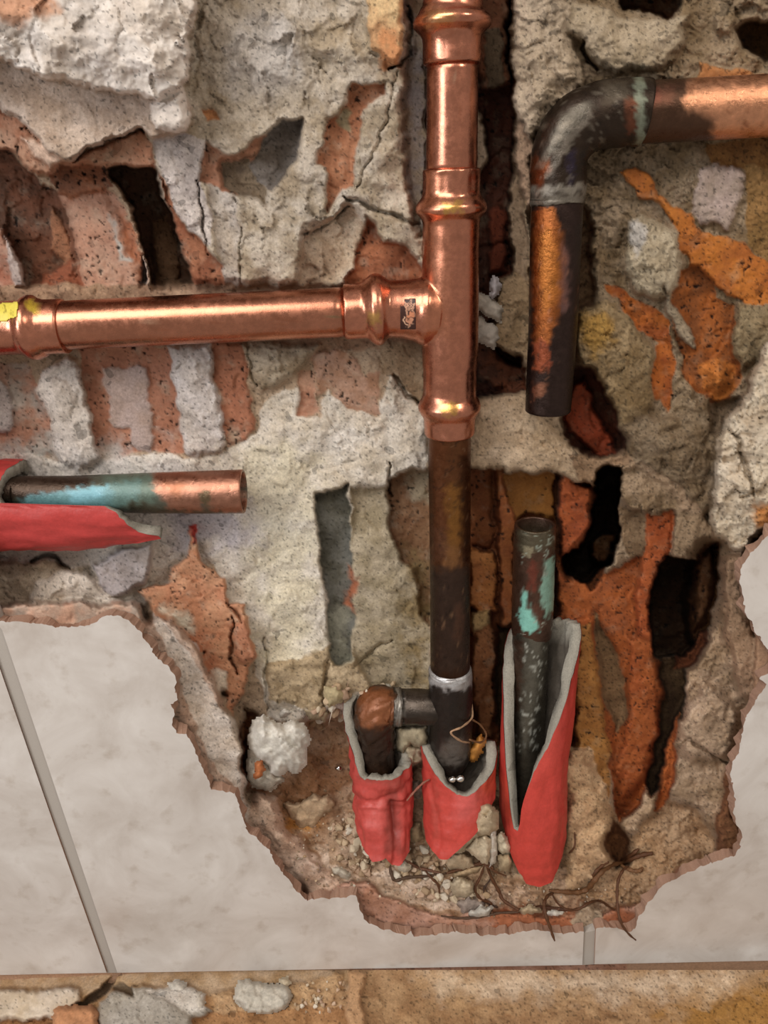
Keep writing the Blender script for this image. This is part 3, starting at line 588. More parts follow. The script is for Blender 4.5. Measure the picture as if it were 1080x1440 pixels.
rt = [(836,1356),(838,1306),(850,1303),(885,1311),(893,1306),(897,1292),(912,1268),(932,1245),(960,1230),(1000,1212),(1034,1203),(1042,1190),(1044,1178),(1034,1155),(1032,1120),(1028,1100),(1030,1075),(1040,1052),(1048,1010),(1062,985),(1078,962),(1068,955),(1098,930),(1074,907),(1058,880),(1045,850),(1040,820),(1044,796),(1060,775),(1075,757),(1092,745),(1320,705),(1320,1346)]
tile_right = slab('tile', ragged(rt, (0, 30, 31, 32)), 0, .0056, 'tile', 'biscuit', wall)
tag(tile_left, 'pale stone-look wall tile left of the slanting grout line'); tag(tile_mid, 'pale stone-look wall tile broken away along its upper right'); tag(tile_right, 'pale stone-look wall tile with a bite broken out, right of the hole')
slab('grout', [(150,1368),(76,1160),(0,941),(-60,760),(-90,640),(-40,755),(3,886),(165,1368)], .0012, .0058, 'grout', 'grout', wall)
slab('grout', [(819,1357),(821,1312),(838,1308),(836,1356)], .0012, .0058, 'grout', 'grout', wall)

# ------------------------------------------------------------------ floor
LAYW = LAY; LAY = []
Ly([(-300,1300),(1400,1300),(1400,1394),(620,1394),(500,1396),(-300,1402)], .000, (196,172,142), (180,150,112), n=.5, f=.3, w=4)
Ly([(500,1360),(1400,1340),(1400,1720),(486,1720),(492,1440)], .004, (176,144,106), (156,122,86), n=1.4, f=1.2, w=5)
Ly([(490,1362),(512,1366),(512,1410),(500,1720),(484,1720),(486,1410)], .010, (190,152,112), n=.8, f=.8, w=4)
Tn([(1040,1380),(1140,1370),(1200,1500),(900,1460)], (164,122,64), w=30)
Tn([(590,1370),(1060,1370),(1000,1400),(620,1400)], (206,184,156), w=20)
Ly([(-300,1398),(110,1392),(118,1425),(60,1438),(-300,1440)], .006, (212,200,182), (196,180,156), mat='plaster', own='plaster', n=.8, f=.8, w=5)
Ly([(-300,1438),(80,1434),(120,1430),(140,1720),(-300,1720)], -.004, (150,108,70), (120,86,54), n=1.8, f=2, w=6)
Ly([(138,1412),(160,1392),(200,1386),(240,1400),(268,1412),(300,1424),(290,1440),(280,1720),(140,1720)], .010, (160,154,142), (176,170,158), mat='stone', own='mortar', n=1.0, f=1.2, w=6)
Ly([(196,1392),(250,1386),(290,1396),(286,1422),(262,1426),(230,1404)], .008, (210,206,196), (196,188,176), n=.8, f=1, w=6)
Ly([(300,1395),(410,1385),(480,1370),(488,1416),(440,1430),(300,1432)], .004, (196,164,124), (170,136,98), n=1.6, f=2.2, w=6)
Ly([(270,1430),(420,1418),(486,1420),(486,1720),(280,1720)], .000, (180,140,98), (156,116,76), n=1.4, f=1.4, w=6)
# slot with dark gap where the grout joint meets the floor
Ly([(104,1414),(126,1400),(150,1378),(164,1374),(160,1388),(140,1404),(122,1416),(108,1418)], -.008, (84,66,48), n=.5, w=3)
Ly([(160,1384),(186,1388),(188,1400),(170,1396)], -.004, (120,104,84), n=.5, w=3)
def fl(u, v, d): return onfloor(u, v, -d)
LF = []
for L_ in LAY:
    if L_['k'] == 'set': L_['d'] = -L_['d']
    LF.append(L_)
relf = build_relief(LF, -240, 1320, 1364, 1620, 2.0, fl, 0.0, (186, 150, 108), 1, 'floor', 'mortar', 'floor')
fo = emit_relief(*relf, fl); floor = fo[0]; floor['kind'] = 'structure'; floor['label'] = 'rough ochre screed stripped of its covering at the foot of the wall'

# ================================================================== THINGS
RT = ROT.to_3x3()
RTi = np.array(RT.inverted())
def proj(p):                      # world points to photo pixels (used to place stains on the pipes)
    q = (np.asarray(p)-np.array([0, -DIST, 0])) @ RTi.T
    return 540+F*q[..., 0]/-q[..., 2], 720-F*q[..., 1]/-q[..., 2]
def smooth_path(pts, n):
    pts = [np.asarray(p, float) for p in pts]; out = []
    for i in range(len(pts)-1):
        p0 = pts[max(i-1, 0)]; p1 = pts[i]; p2 = pts[i+1]; p3 = pts[min(i+2, len(pts)-1)]
        for j in range(n):
            t = j/n; out.append(.5*((2*p1)+(-p0+p2)*t+(2*p0-5*p1+4*p2-p3)*t*t+(-p0+3*p1-3*p2+p3)*t**3))
    out.append(pts[-1]); return out
def sweep(centers, radii, seg=56, wob=None, hexa=None):
    C_ = [Vector(c) for c in centers]; n = len(C_); rings = []; T = []
    for i in range(n):
        a = C_[max(i-1, 0)]; b_ = C_[min(i+1, n-1)]
        t = (b_-a)
        if t.length < 1e-9: t = T[-1] if T else Vector((0, 0, -1))
        T.append(t.normalized())
    nrm = Vector((0, -1, 0)); nrm = (nrm-T[0]*nrm.dot(T[0])).normalized()
    for i in range(n):
        if i:
            ax = T[i-1].cross(T[i]); 
            if ax.length > 1e-7: nrm = Matrix.Rotation(T[i-1].angle(T[i]), 3, ax.normalized()) @ nrm
            nrm = (nrm-T[i]*nrm.dot(T[i])).normalized()
        bn = T[i].cross(nrm); ring = []
        for k in range(seg):
            a = 2*math.pi*k/seg; r = radii[i]
            if hexa and hexa[i]: r *= 1-hexa[i]*(1-abs(math.cos(3*a+.5)))
            if wob: r += wob(i/n, a, C_[i])
            ring.append(C_[i]+nrm*(math.cos(a)*r)+bn*(math.sin(a)*r))
        rings.append(ring)
    return rings
def rings_mesh(rings, cap0=True, cap1=True):
    seg = len(rings[0]); V_ = [tuple(p) for r in rings for p in r]; Fc = []
    for i in range(len(rings)-1):
        for k in range(seg):
            Fc.append((i*seg+k, (i+1)*seg+k, (i+1)*seg+(k+1) % seg, i*seg+(k+1) % seg))
    if cap0:
        c = sum((Vector(p) for p in rings[0]), Vector())/seg; V_.append(tuple(c)); m_ = len(V_)-1
        for k in range(seg): Fc.append((k, (k+1) % seg, m_))
    if cap1:
        c = sum((Vector(p) for p in rings[-1]), Vector())/seg; V_.append(tuple(c)); m_ = len(V_)-1; b0 = (len(rings)-1)*seg
        for k in range(seg): Fc.append((b0+(k+1) % seg, b0+k, m_))
    return V_, Fc
def stain(base, blobs, amp=.12, ox=0.0, nz=70, seed=3):
    def fn(co):
        u, v = proj(co)
        c = np.tile(lin(base), (len(co), 1)); wv = np.full(len(co), float(ox))
        c = c*(1+amp*fbm(u/nz*4, v/nz*4, 4, seed))[:, None]
        uu = u+perlin(u/9, v/9, seed+1)*5+perlin(u/4, v/4, seed+3)*2.5; vv = v+perlin(u/9, v/9, seed+2)*6+perlin(u/4, v/4, seed+4)*2.5
        for poly, col, a, w_, o_ in blobs:
            q = sdf(poly, uu, vv); t = ss(.5+q/(2*w_))*a
            c = c*(1-t[:, None])+lin(col)*t[:, None]
            if o_ is not None: wv = wv*(1-t)+o_*t
        return c, wv
    return fn
def pipe(name, st, mat, parent, colfn, seg=64, open1=None, open0=None, cap0=True, cap1=True, wob=None, n=1, curve=False, bore=.86):
    """st: stations (u, v, depth of axis, width in px, hexa)"""
    st = [tuple(s_)+(0,)*(5-len(s_)) for s_ in st]
    cen = [np.array(P(s_[0], s_[1], s_[2])) for s_ in st]; rr = [rad(Vector(c), s_[3]) for c, s_ in zip(cen, st)]
    data = [np.append(c, (r, s_[4])) for c, r, s_ in zip(cen, rr, st)]
    if curve: data = smooth_path(data, n)
    elif n > 1:
        o_ = []
        for a, b_ in zip(data[:-1], data[1:]):
            for j in range(n): o_.append(a+(b_-a)*j/n)
        data = o_+[data[-1]]
    cs = [d_[:3] for d_ in data]; rs = [d_[3] for d_ in data]; hx = [d_[4] for d_ in data]
    rings = sweep(cs, rs, seg, wob, hx)
    def inner(end):
        c = Vector(cs[-1 if end else 0]); c2 = Vector(cs[-2 if end else 1]); t = (c2-c).normalized(); src = rings[-1 if end else 0]
        outl = []
        for k_, (sh, inn) in enumerate(((.97, -.0003), (bore+.02, -.0003), (bore, .0004), (bore, .012), (bore, .03))):
            outl.append([c+(p-c)*sh+t*inn for p in src])
        return outl
    if open1: rings = rings+inner(1); cap1 = True
    if open0: rings = inner(0)[::-1]+rings; cap0 = True
    V_, Fc = rings_mesh(rings, cap0, cap1)
    co = np.array(V_); c, wv = colfn(co)
    return link_mesh(name, co, Fc, mat, parent, c, wv)

def dots(n, box, c, rs=(1.2, 2.6), sd=4, a_=.8, ox=.8, ring=True):
    r = random.Random(sd); out = []
    for _ in range(n):
        u = r.uniform(box[0], box[1]); v = r.uniform(box[2], box[3]); q = r.uniform(*rs); u -= (v-box[2])/(box[3]-box[2])*14*(box[1]-box[0] < 40)
        out.append(([(u+q*math.cos(a), v+q*math.sin(a)) for a in (0, 1.05, 2.1, 3.14, 4.2, 5.2)], c, a_, .8, ox))
        if ring and q > 1.9: out.append(([(u+.5*q*math.cos(a), v+.5*q*math.sin(a)) for a in (0, 1.6, 3.14, 4.7)], (60,54,46), .8, .7, .3))
    return out
COP = (199, 133, 108)
copf = stain(COP, dots(60,(594,680,20,235),(170,96,66),(1.2,4),21,.25,.05,False)+dots(26,(594,680,20,235),(240,200,170),(.8,1.8),22,.5,.1,False)+[([(600,10),(640,20),(640,30),(600,40)], (240,190,110), .3, 8, None)], .10)
DH = .024; DV = .028
pw = thing('copper_pipework', P(634, 600, DV), 'bright copper pressed pipe run with a tee, its lower leg old and blackened', 'pipe')
tag(pipe('pipe', [(636,88,DV,72),(636,160,DV,72),(635,245,DV,72)], 'copper', pw, copf, n=6), 'bright vertical copper length between the top coupling and the tee')
top = pipe('coupling', [(637,-190,DV,84),(637,-5,DV,84,0),(637,0,DV,84,.0),(636.5,12,DV,86),(636,18,DV,94),(636,24,DV,105),(636,31,DV,111),(636,38,DV,109),(636,43,DV,100),(636,48,DV,90),(636,53,DV,85),(636,60,DV,84,.035),(636,84,DV,84,.035),(636,88.5,DV,82),(636,91,DV,78),(636,91.4,DV,74)], 'copper', pw, copf, n=2)
tag(top, 'copper press coupling with a fat rolled bead at the top of the picture')
tee = pipe('tee_fitting', [(635,237,DV,74),(635,237.3,DV,79),(635,239,DV,82),(635,246,DV,82,.05),(634.5,270,DV,81,.05),(634.5,276,DV,83),(634.5,282,DV,92),(634.5,288,DV,99),(634.5,293,DV,101),(634.5,298,DV,99),(634.5,303,DV,90),(634.5,308,DV,82),(634.5,314,DV,80),
  (634.2,330,DV,80),(634,350,DV,79),(633.5,372,DV,80),(633,440,DV,80),(633,495,DV,79),(632.5,512,DV,77),(632.5,520,DV,75.5,.03),(632.3,552,DV,74.5,.03),(632,558,DV,77),(632,563,DV,83),(632,569,DV,88),(632,574,DV,88),(632,580,DV,82),(632,585,DV,75),(632,590,DV,72,.0),(632,600,DV,72,.05),(632,608,DV,71,.02),(632,611,DV,68),(632,611.5,DV,62)], 'copper', pw, stain(COP, [([(600,240),(628,240),(630,470),(600,470)],(226,150,112),.3,10,None),([(625,284),(650,284),(650,300),(625,300)],(238,196,96),.55,6,None),([(622,566),(642,566),(642,584),(622,584)],(236,196,90),.5,5,None)], .10), n=2)
br = pipe('tee_branch', [(484.5,439,DV,70),(485,439,DV,75),(487,438.8,DV,77,.02),(510,437.5,DV,77,.02),(514,437,DV,79),(519,436.5,DV,88),(525,436,DV,97),(531,435.6,DV,99),(537,435.2,DV,96),(542,435,DV,86),(547,435,DV,79),(556,435,DV,79),(568,435,DV,80),(578,435.5,DV,84),(586,436,DV,87),(592,436.5,DV,93),(598,437,DV,96),(616,438,DV,84),(626,439,DV,60)], 'copper', None, stain(COP, [([(518,438),(536,438),(536,456),(518,456)],(226,190,100),.5,5,None)], .10), n=2)
def fuse(a, b_, voxel, colfn, iters):
    bm = bmesh.new(); bm.from_mesh(a.data); bm.from_mesh(b_.data); bmesh.ops.recalc_face_normals(bm, faces=bm.faces[:]); me = bpy.data.meshes.new('tmp'); bm.to_mesh(me); bm.free()
    t = bpy.data.objects.new('tmp', me); COL.objects.link(t)
    md = t.modifiers.new('r', 'REMESH'); md.mode = 'VOXEL'; md.voxel_size = voxel
    sm = t.modifiers.new('s', 'SMOOTH'); sm.factor = .5; sm.iterations = iters
    bpy.context.view_layer.update(); ev = t.evaluated_get(bpy.context.evaluated_depsgraph_get()); m2 = ev.to_mesh()
    co = np.empty(len(m2.vertices)*3, np.float32); m2.vertices.foreach_get('co', co); co = co.reshape(-1, 3)
    Fc = [tuple(p.vertices) for p in m2.polygons]; ev.to_mesh_clear()
    bpy.data.objects.remove(t); bpy.data.objects.remove(b_); par = a.parent; nm = a.name; bpy.data.objects.remove(a)
    return link_mesh(nm, co, Fc, 'copper', par, *colfn(co.astype(float)))
tee = fuse(tee, br, .0005, stain(COP, [([(600,240),(628,240),(630,470),(600,470)],(226,150,112),.3,10,None),([(625,284),(650,284),(650,300),(625,300)],(238,196,96),.55,6,None),([(622,566),(642,566),(642,584),(622,584)],(236,196,90),.5,5,None),([(518,438),(536,438),(536,456),(518,456)],(226,190,100),.5,5,None)], .10), 6)
tag(tee, 'copper press tee joining the upright and sideways runs'); br = tee
hp = pipe('pipe', [(70,458.6,DH,67),(200,452.5,DH,67.5),(340,446,DH+.002,68),(487,439,DV,68)], 'copper', pw, stain((188,127,102), dots(110,(90,480,405,490),(164,96,66),(1.2,4.5),23,.3,.05,False)+dots(50,(90,480,405,490),(236,190,160),(.8,1.8),24,.5,.1,False)+[([(472,438),(480,436),(481,466),(473,464)], (60,84,50), .85, 2, .6)], .14), n=8)
tag(hp, 'matt sideways copper length between the left coupling and the tee')
lc = pipe('coupling', [(-190,470,DH,74),(-40,463.5,DH,74),(20,461,DH,74),(30,461,DH,75),(34,461,DH,78),(38,461,DH,84),(44,461,DH,89),(50,460.7,DH,89),(55,460.5,DH,84),(60,460,DH,79),(64,459.8,DH,76,.02),(86,459,DH,76,.02),(90,458.8,DH,75),(92,458.7,DH,73),(92.3,458.7,DH,69)], 'copper', pw, stain(COP, [([(34,424),(50,420),(54,436),(38,440)],(226,200,60),.8,2.5,.5)], .12), n=2)
tag(lc, 'copper press coupling with a yellow marking at the left edge')

def patch(name, poly, surf_obj, mat, parent, colfn, lift=.0004, step=1.5):
    """a thin curved label laid on a pipe: its pixels are cast on to the pipe's surface"""
    from mathutils.bvhtree import BVHTree
    me = surf_obj.data; bv = BVHTree.FromPolygons([v.co.copy() for v in me.vertices], [tuple(p.vertices) for p in me.polygons])
    u0 = min(p[0] for p in poly); u1 = max(p[0] for p in poly); v0 = min(p[1] for p in poly); v1 = max(p[1] for p in poly)
    us = np.arange(u0, u1+.01, step); vs = np.arange(v0, v1+.01, step); o_ = Vector((0, -DIST, 0)); idx = {}; VV = []; Fc = []
    mw = surf_obj.matrix_parent_inverse
    for j, v in enumerate(vs):
        for i, u in enumerate(us):
            dr = Vector(ray(u, v)).normalized(); hit = bv.ray_cast(o_, dr)
            if hit[0] is None: continue
            if sdf(poly, np.array([u]), np.array([v]))[0] < -.6: continue
            nn = hit[1] if hit[1].dot(dr) < 0 else -hit[1]
            idx[i, j] = len(VV); VV.append(hit[0]+nn*lift)
    for (i, j) in list(idx):
        q = [(i, j), (i, j+1), (i+1, j+1), (i+1, j)]
        if all(k in idx for k in q): Fc.append(tuple(idx[k] for k in q))
    co = np.array([tuple(p) for p in VV]); c, wv = colfn(co)
    ob = link_mesh(name, co, Fc, mat, parent, c, wv)
    md = ob.modifiers.new('thick', 'SOLIDIFY'); md.thickness = .00025; md.offset = -1
    return ob

tag(patch('yellow_sticker', [(-30,430),(26,425),(24,446),(14,449),(10,452),(-30,456)], lc, 'label', lc, stain((222,204,88), [([(4,432),(6,432),(6,445),(4,445)],(120,100,30),.8,.8,None),([(12,434),(13.5,434),(13.5,444),(12,444)],(120,100,30),.6,.7,None),([(-6,434),(0,434),(0,436),(-6,436)],(120,100,30),.7,.7,None),([(17,437),(19,437),(18,447),(16,447)],(120,100,30),.6,.7,None)], .08)), 'worn yellow printed sticker')
tag(patch('dark_mark', [(569,421),(585,420),(585,463),(563,463),(563,431),(569,430)], br, 'label', br, stain((62,36,30), [
  ([(571,424),(573,424),(572,440),(570,440)],(214,160,130),.9,.7,None),([(575,424),(577,424),(575,440),(573,440)],(214,160,130),.9,.7,None),([(578.5,424),(580.5,424),(579,438),(577,438)],(214,160,130),.9,.7,None),
  ([(571,441),(579,440),(578,447),(572,448)],(200,130,96),.9,1,None),([(567,447),(569,446),(571,456),(569,457)],(226,180,150),.9,.8,None),([(573,449),(577,449),(578,458),(572,458)],(206,146,116),.8,1,None),([(580,432),(582,432),(582,446),(580,446)],(214,160,130),.8,.7,None),([(570,458),(580,458),(578,460),(572,460)],(214,170,140),.7,.7,None)], .05), step=.8), 'small dark printed maker mark beside the tee')
# old lower leg, tarnished
old = pipe('old_pipe', [(632,606,DV,60),(632,640,.030,60),(632.5,700,.032,58.5),(633,800,.034,56.5),(633,942,.036,55.5)], 'oxid', pw,
  stain((70,46,32), [([(600,612),(665,612),(662,800),(604,800)],(128,84,56),.7,14,.0),([(606,620),(630,620),(628,760),(608,780)],(110,64,40),.6,8,.1),([(628,686),(648,680),(652,740),(642,790),(634,792),(630,740)],(168,118,62),.7,8,0),([(622,760),(645,770),(650,795),(625,800)],(164,118,80),.7,6,0),
   ([(602,800),(665,795),(665,945),(602,945)],(66,50,42),.85,8,.25),([(640,850),(652,850),(650,900),(638,900)],(110,80,66),.6,5,0),([(645,640),(660,640),(660,790),(648,790)],(62,38,26),.7,4,0),([(604,740),(624,745),(628,785),(606,790)],(120,84,66),.7,6,0)]+dots(60,(604,662,620,940),(150,116,88),(1.,2.4),5,.55,.2,False)+dots(40,(604,662,620,940),(34,22,16),(1.2,4),6,.6,.3,False)+[([(644,725),(648,723),(645,730)],(240,220,180),.9,1,0),([(612,640),(618,640),(622,760),(614,760)],(134,92,66),.35,3,0)], .5, .08), n=24)
tag(old, 'old brown-black stained copper length below the tee')
ltee = pipe('soldered_tee', [(633,938,.036,56),(633,941,.036,60),(633,946,.036,61),(633.5,960,.036,61),(634,1000,.036,61),(634,1044,.037,60),(634,1054,.037,58),(634,1066,.037,52),(634,1078,.038,38),(634,1084,.038,20)], 'oxid', pw,
  stain((54,46,42), [([(600,938),(668,930),(668,966),(636,972),(600,962)],(170,166,166),.9,3,.55),([(605,948),(640,958),(655,950),(655,957),(636,968),(605,960)],(214,214,216),.6,2,.4),([(618,1045),(650,1035),(660,1060),(640,1080),(620,1070)],(130,122,116),.7,5,.3)], .3, .3), n=6, wob=lambda t, a, c: .0003*float(perlin(np.array(a*2.), np.array(t*20.), 5)))
tag(ltee, 'blackened soldered tee with a pale solder collar')
side = pipe('side_branch', [(630,995,.037,50),(600,994,.037,50),(566,994,.038,50),(563,994,.038,54),(558,994,.038,55),(553,994,.038,55)], 'oxid', pw, stain((66,58,52), [([(556,965),(566,965),(566,1025),(556,1025)],(170,164,156),.6,2.5,.4),([(570,965),(600,965),(600,1000),(570,1000)],(92,82,74),.8,8,.2)], .4, .25), n=5, wob=lambda t, a, c: .0006*float(perlin(np.array(a*1.9), np.array(t*14.), 6)))
elb = pipe('elbow', [(556,994,.038,52),(545,993,.038,55),(533,994,.037,58),(527,1004,.036,58),(527,1022,.036,54),(529,1045,.037,50),(531,1080,.038,48)], 'oxid', pw, stain((74,52,38), [([(505,968),(552,968),(556,1010),(530,1030),(504,1015)],(136,82,50),.95,6,.7),([(505,1025),(560,1025),(560,1080),(505,1080)],(66,50,42),.9,8,.3)], .5, .5), n=6, curve=True, seg=72,
  wob=lambda t, a, c: .0022*float(fbm(np.array(c[0]*260+math.cos(a)*1.9), np.array(c[2]*260+math.sin(a)*1.9), 4, 8)))
tag(elb, 'rust-brown lumpy elbow turning down into the left sleeve')

# elbow pipe upper right
ep = thing('elbow_pipe', P(784, 200, .022), 'old blotchy copper pipe bending down at the upper right, cut off open at its bottom', 'pipe')
DE = .021
a_ = pipe('pipe', [(1310,141,DE,86),(1080,149,DE,80),(960,155.5,DE,80),(897,158.5,DE,80)], 'oxid', ep, stain((222,160,124), dots(40,(905,1080,118,190),(150,92,64),(1.5,5),13,.35,.0,False)+[
  ([(880,90),(975,100),(960,150),(1005,165),(1000,205),(880,210)],(66,46,34),.95,7,.25),([(900,125),(950,120),(945,145),(905,150)],(120,80,64),.6,8,.1),([(905,120),(930,125),(925,145),(905,140)],(130,76,64),.6,6,.1)], .16, .0), n=24)
tag(a_, 'sideways length, black near the joint and bright copper further right')
e_ = pipe('elbow', [(904,158,DE,80),(903,158,DE,86),(900,158,DE,88),(880,159,DE,88),(858,161,DE,88),(838,164,DE,87),(818,173,DE,87),(800,190,DE,84),(789,212,DE,81),(785.5,235,DE,79),(785,255,DE,78),(784.5,278,DE,77),(784,284,DE,76),(784,286,DE,72)], 'oxid', ep, stain((52,40,31), [
  ([(845,115),(880,110),(885,135),(850,145)],(104,94,80),.6,8,.3),([(770,200),(790,160),(830,140),(835,155),(800,190),(775,215)],(100,94,84),.7,5,.3),([(745,220),(770,225),(775,240),(760,262),(744,262)],(134,74,44),.8,5,.1),
  ([(798,215),(810,212),(806,262),(798,262)],(64,58,84),.5,5,.1),([(892,100),(906,100),(908,210),(896,210)],(130,136,118),.8,3,.6),([(880,140),(895,140),(893,185),(882,190)],(120,70,50),.7,4,.2),([(744,264),(826,258),(826,270),(744,274)],(150,142,130),.75,2.5,.5),([(744,277),(826,272),(824,286),(744,290)],(140,132,120),.65,2.5,.5)]+dots(55,(750,890,120,270),(128,118,104),(1.2,4.5),7,.4,.5,False)+dots(40,(750,890,120,270),(30,22,18),(1.5,5),8,.5,.4,False)+[([(762,250),(798,190),(830,160),(834,166),(806,198),(772,252)],(136,126,114),.55,2,.5),([(752,236),(780,190),(800,168),(804,172),(786,200),(760,240)],(120,110,96),.5,1.5,.5)], .3, .3), n=5, curve=True, wob=lambda t, a, c: .00035*float(perlin(np.array(c[0]*300+a), np.array(c[2]*300.), 9)))
tag(e_, 'soot-black soldered bend with greenish grey flux streaks')
d_ = pipe('pipe', [(784,280,DE,72),(782,320,DE,72),(778,450,DE,68),(774,520,DE,65.5),(770.5,577,DE,63)], 'oxid', ep, stain((62,48,44), [
  ([(748,296),(778,292),(788,320),(795,360),(793,420),(784,450),(772,480),(768,520),(752,520),(750,470),(746,400)],(176,104,58),.95,5,.0),([(756,330),(775,320),(788,360),(786,420),(765,440),(755,390)],(196,124,62),.7,8,.0),
  ([(788,340),(800,350),(798,440),(788,440)],(140,104,98),.7,5,.1),([(748,480),(770,478),(776,520),(752,522)],(150,76,50),.9,3,.35),([(750,540),(768,536),(768,552),(752,560)],(156,104,80),.8,4,.1)]+dots(40,(744,812,300,570),(170,120,96),(1.,2.4),11,.5,.2,False)+dots(46,(744,812,300,570),(48,32,28),(1.2,3.6),12,.5,.3,False), .22, .1), open1=True, n=20)
tag(d_, 'downward length, orange-stained on the left and grey-black on the right')

# left stub
ls = thing('cut_copper_pipe', P(180, 693, .024), 'short cut-off copper pipe at left with turquoise verdigris, lying in a red sleeve', 'pipe')
tag(pipe('pipe', [(-150,699,.026,46),(20,691,.026,44),(24,691,.026,44),(100,694,.025,50),(200,693.5,.024,57),(300,692,.023,61),(342,691,.023,62)], 'oxid', ls, stain((92,92,80), [
  ([(-150,640),(120,640),(130,690),(60,700),(-150,712)],(66,48,38),.9,5,.25),([(28,700),(90,690),(160,680),(200,675),(190,705),(150,720),(30,716)],(104,150,156),.85,5,.9),([(95,690),(150,684),(140,702),(100,708)],(124,176,190),.8,5,.9),
  ([(130,660),(220,665),(225,700),(190,720),(150,715),(160,690)],(96,116,104),.7,8,.8),([(216,660),(345,650),(345,725),(300,722),(290,705),(275,722),(240,716),(218,690)],(178,126,104),.95,5,.0),([(282,690),(296,690),(296,712),(282,708)],(100,90,66),.85,3,.3),
  ([(232,680),(262,678),(255,700),(240,700)],(150,96,68),.6,5,.1),([(180,705),(240,716),(345,722),(345,740),(180,730)],(84,76,60),.8,4,.2)], .28, .35), open1=True, n=20, bore=.88), 'pipe wall, dull green at left and bare copper at the open end')

# right stub with coupling
rs = thing('stub_pipe', P(750, 850, .050), 'upright dark stub pipe with turquoise corrosion standing in the right-hand red sleeve', 'pipe')
DS = .050
tag(pipe('pipe', [(735,1130,.043,46),(740,1050,.045,48),(744,960,.047,50),(747,880,.049,51)], 'oxid', rs, stain((74,68,58), [([(742,890),(768,890),(764,960),(756,1000),(738,1060),(730,1060),(738,980)],(120,116,104),.4,8,.6)]+dots(70,(738,768,900,1060),(176,176,166))+[([(720,1200),(721,1200),(721,1201)],(0,0,0),0,1,None),([(722,900),(735,900),(730,1000),(720,1000)],(84,52,38),.6,5,.3)], .5, .4), n=24, wob=lambda t, a, c: .0005*float(fbm(np.array(c[0]*500+a), np.array(c[2]*500.), 3, 12))), 'lower length crusted with grey lime rings')
tag(pipe('coupling', [(747.5,893,DS,50),(747.5,892,DS,54),(748,884,DS,57),(749,850,DS,58),(751,780,DS,58.5),(752,748,DS,58.5),(752.5,738,DS,57)], 'oxid', rs, stain((84,60,48), [
  ([(726,745),(780,745),(780,770),(760,775),(728,775)],(96,90,72),.8,6,.4),([(764,790),(782,780),(782,850),(768,870),(760,830),(766,800)],(130,168,152),.9,3,.9),([(731,835),(742,836),(742,850),(752,862),(760,880),(752,892),(735,886),(728,870),(732,850)],(134,196,182),.95,1.6,.9),
  ([(742,850),(758,850),(765,880),(758,884)],(110,74,60),.8,3,.3),([(745,790),(756,790),(754,828),(744,828)],(134,72,58),.8,3,.2),([(735,770),(750,772),(748,784),(738,784)],(170,160,132),.6,1.5,.6)]+dots(26,(728,778,750,885),(168,180,166),sd=9), .4, .35), open1=True, n=14, wob=lambda t, a, c: .0003*float(fbm(np.array(c[0]*400+a), np.array(c[2]*400.), 3, 13))), 'brown socket with turquoise verdigris patches and an open rim')

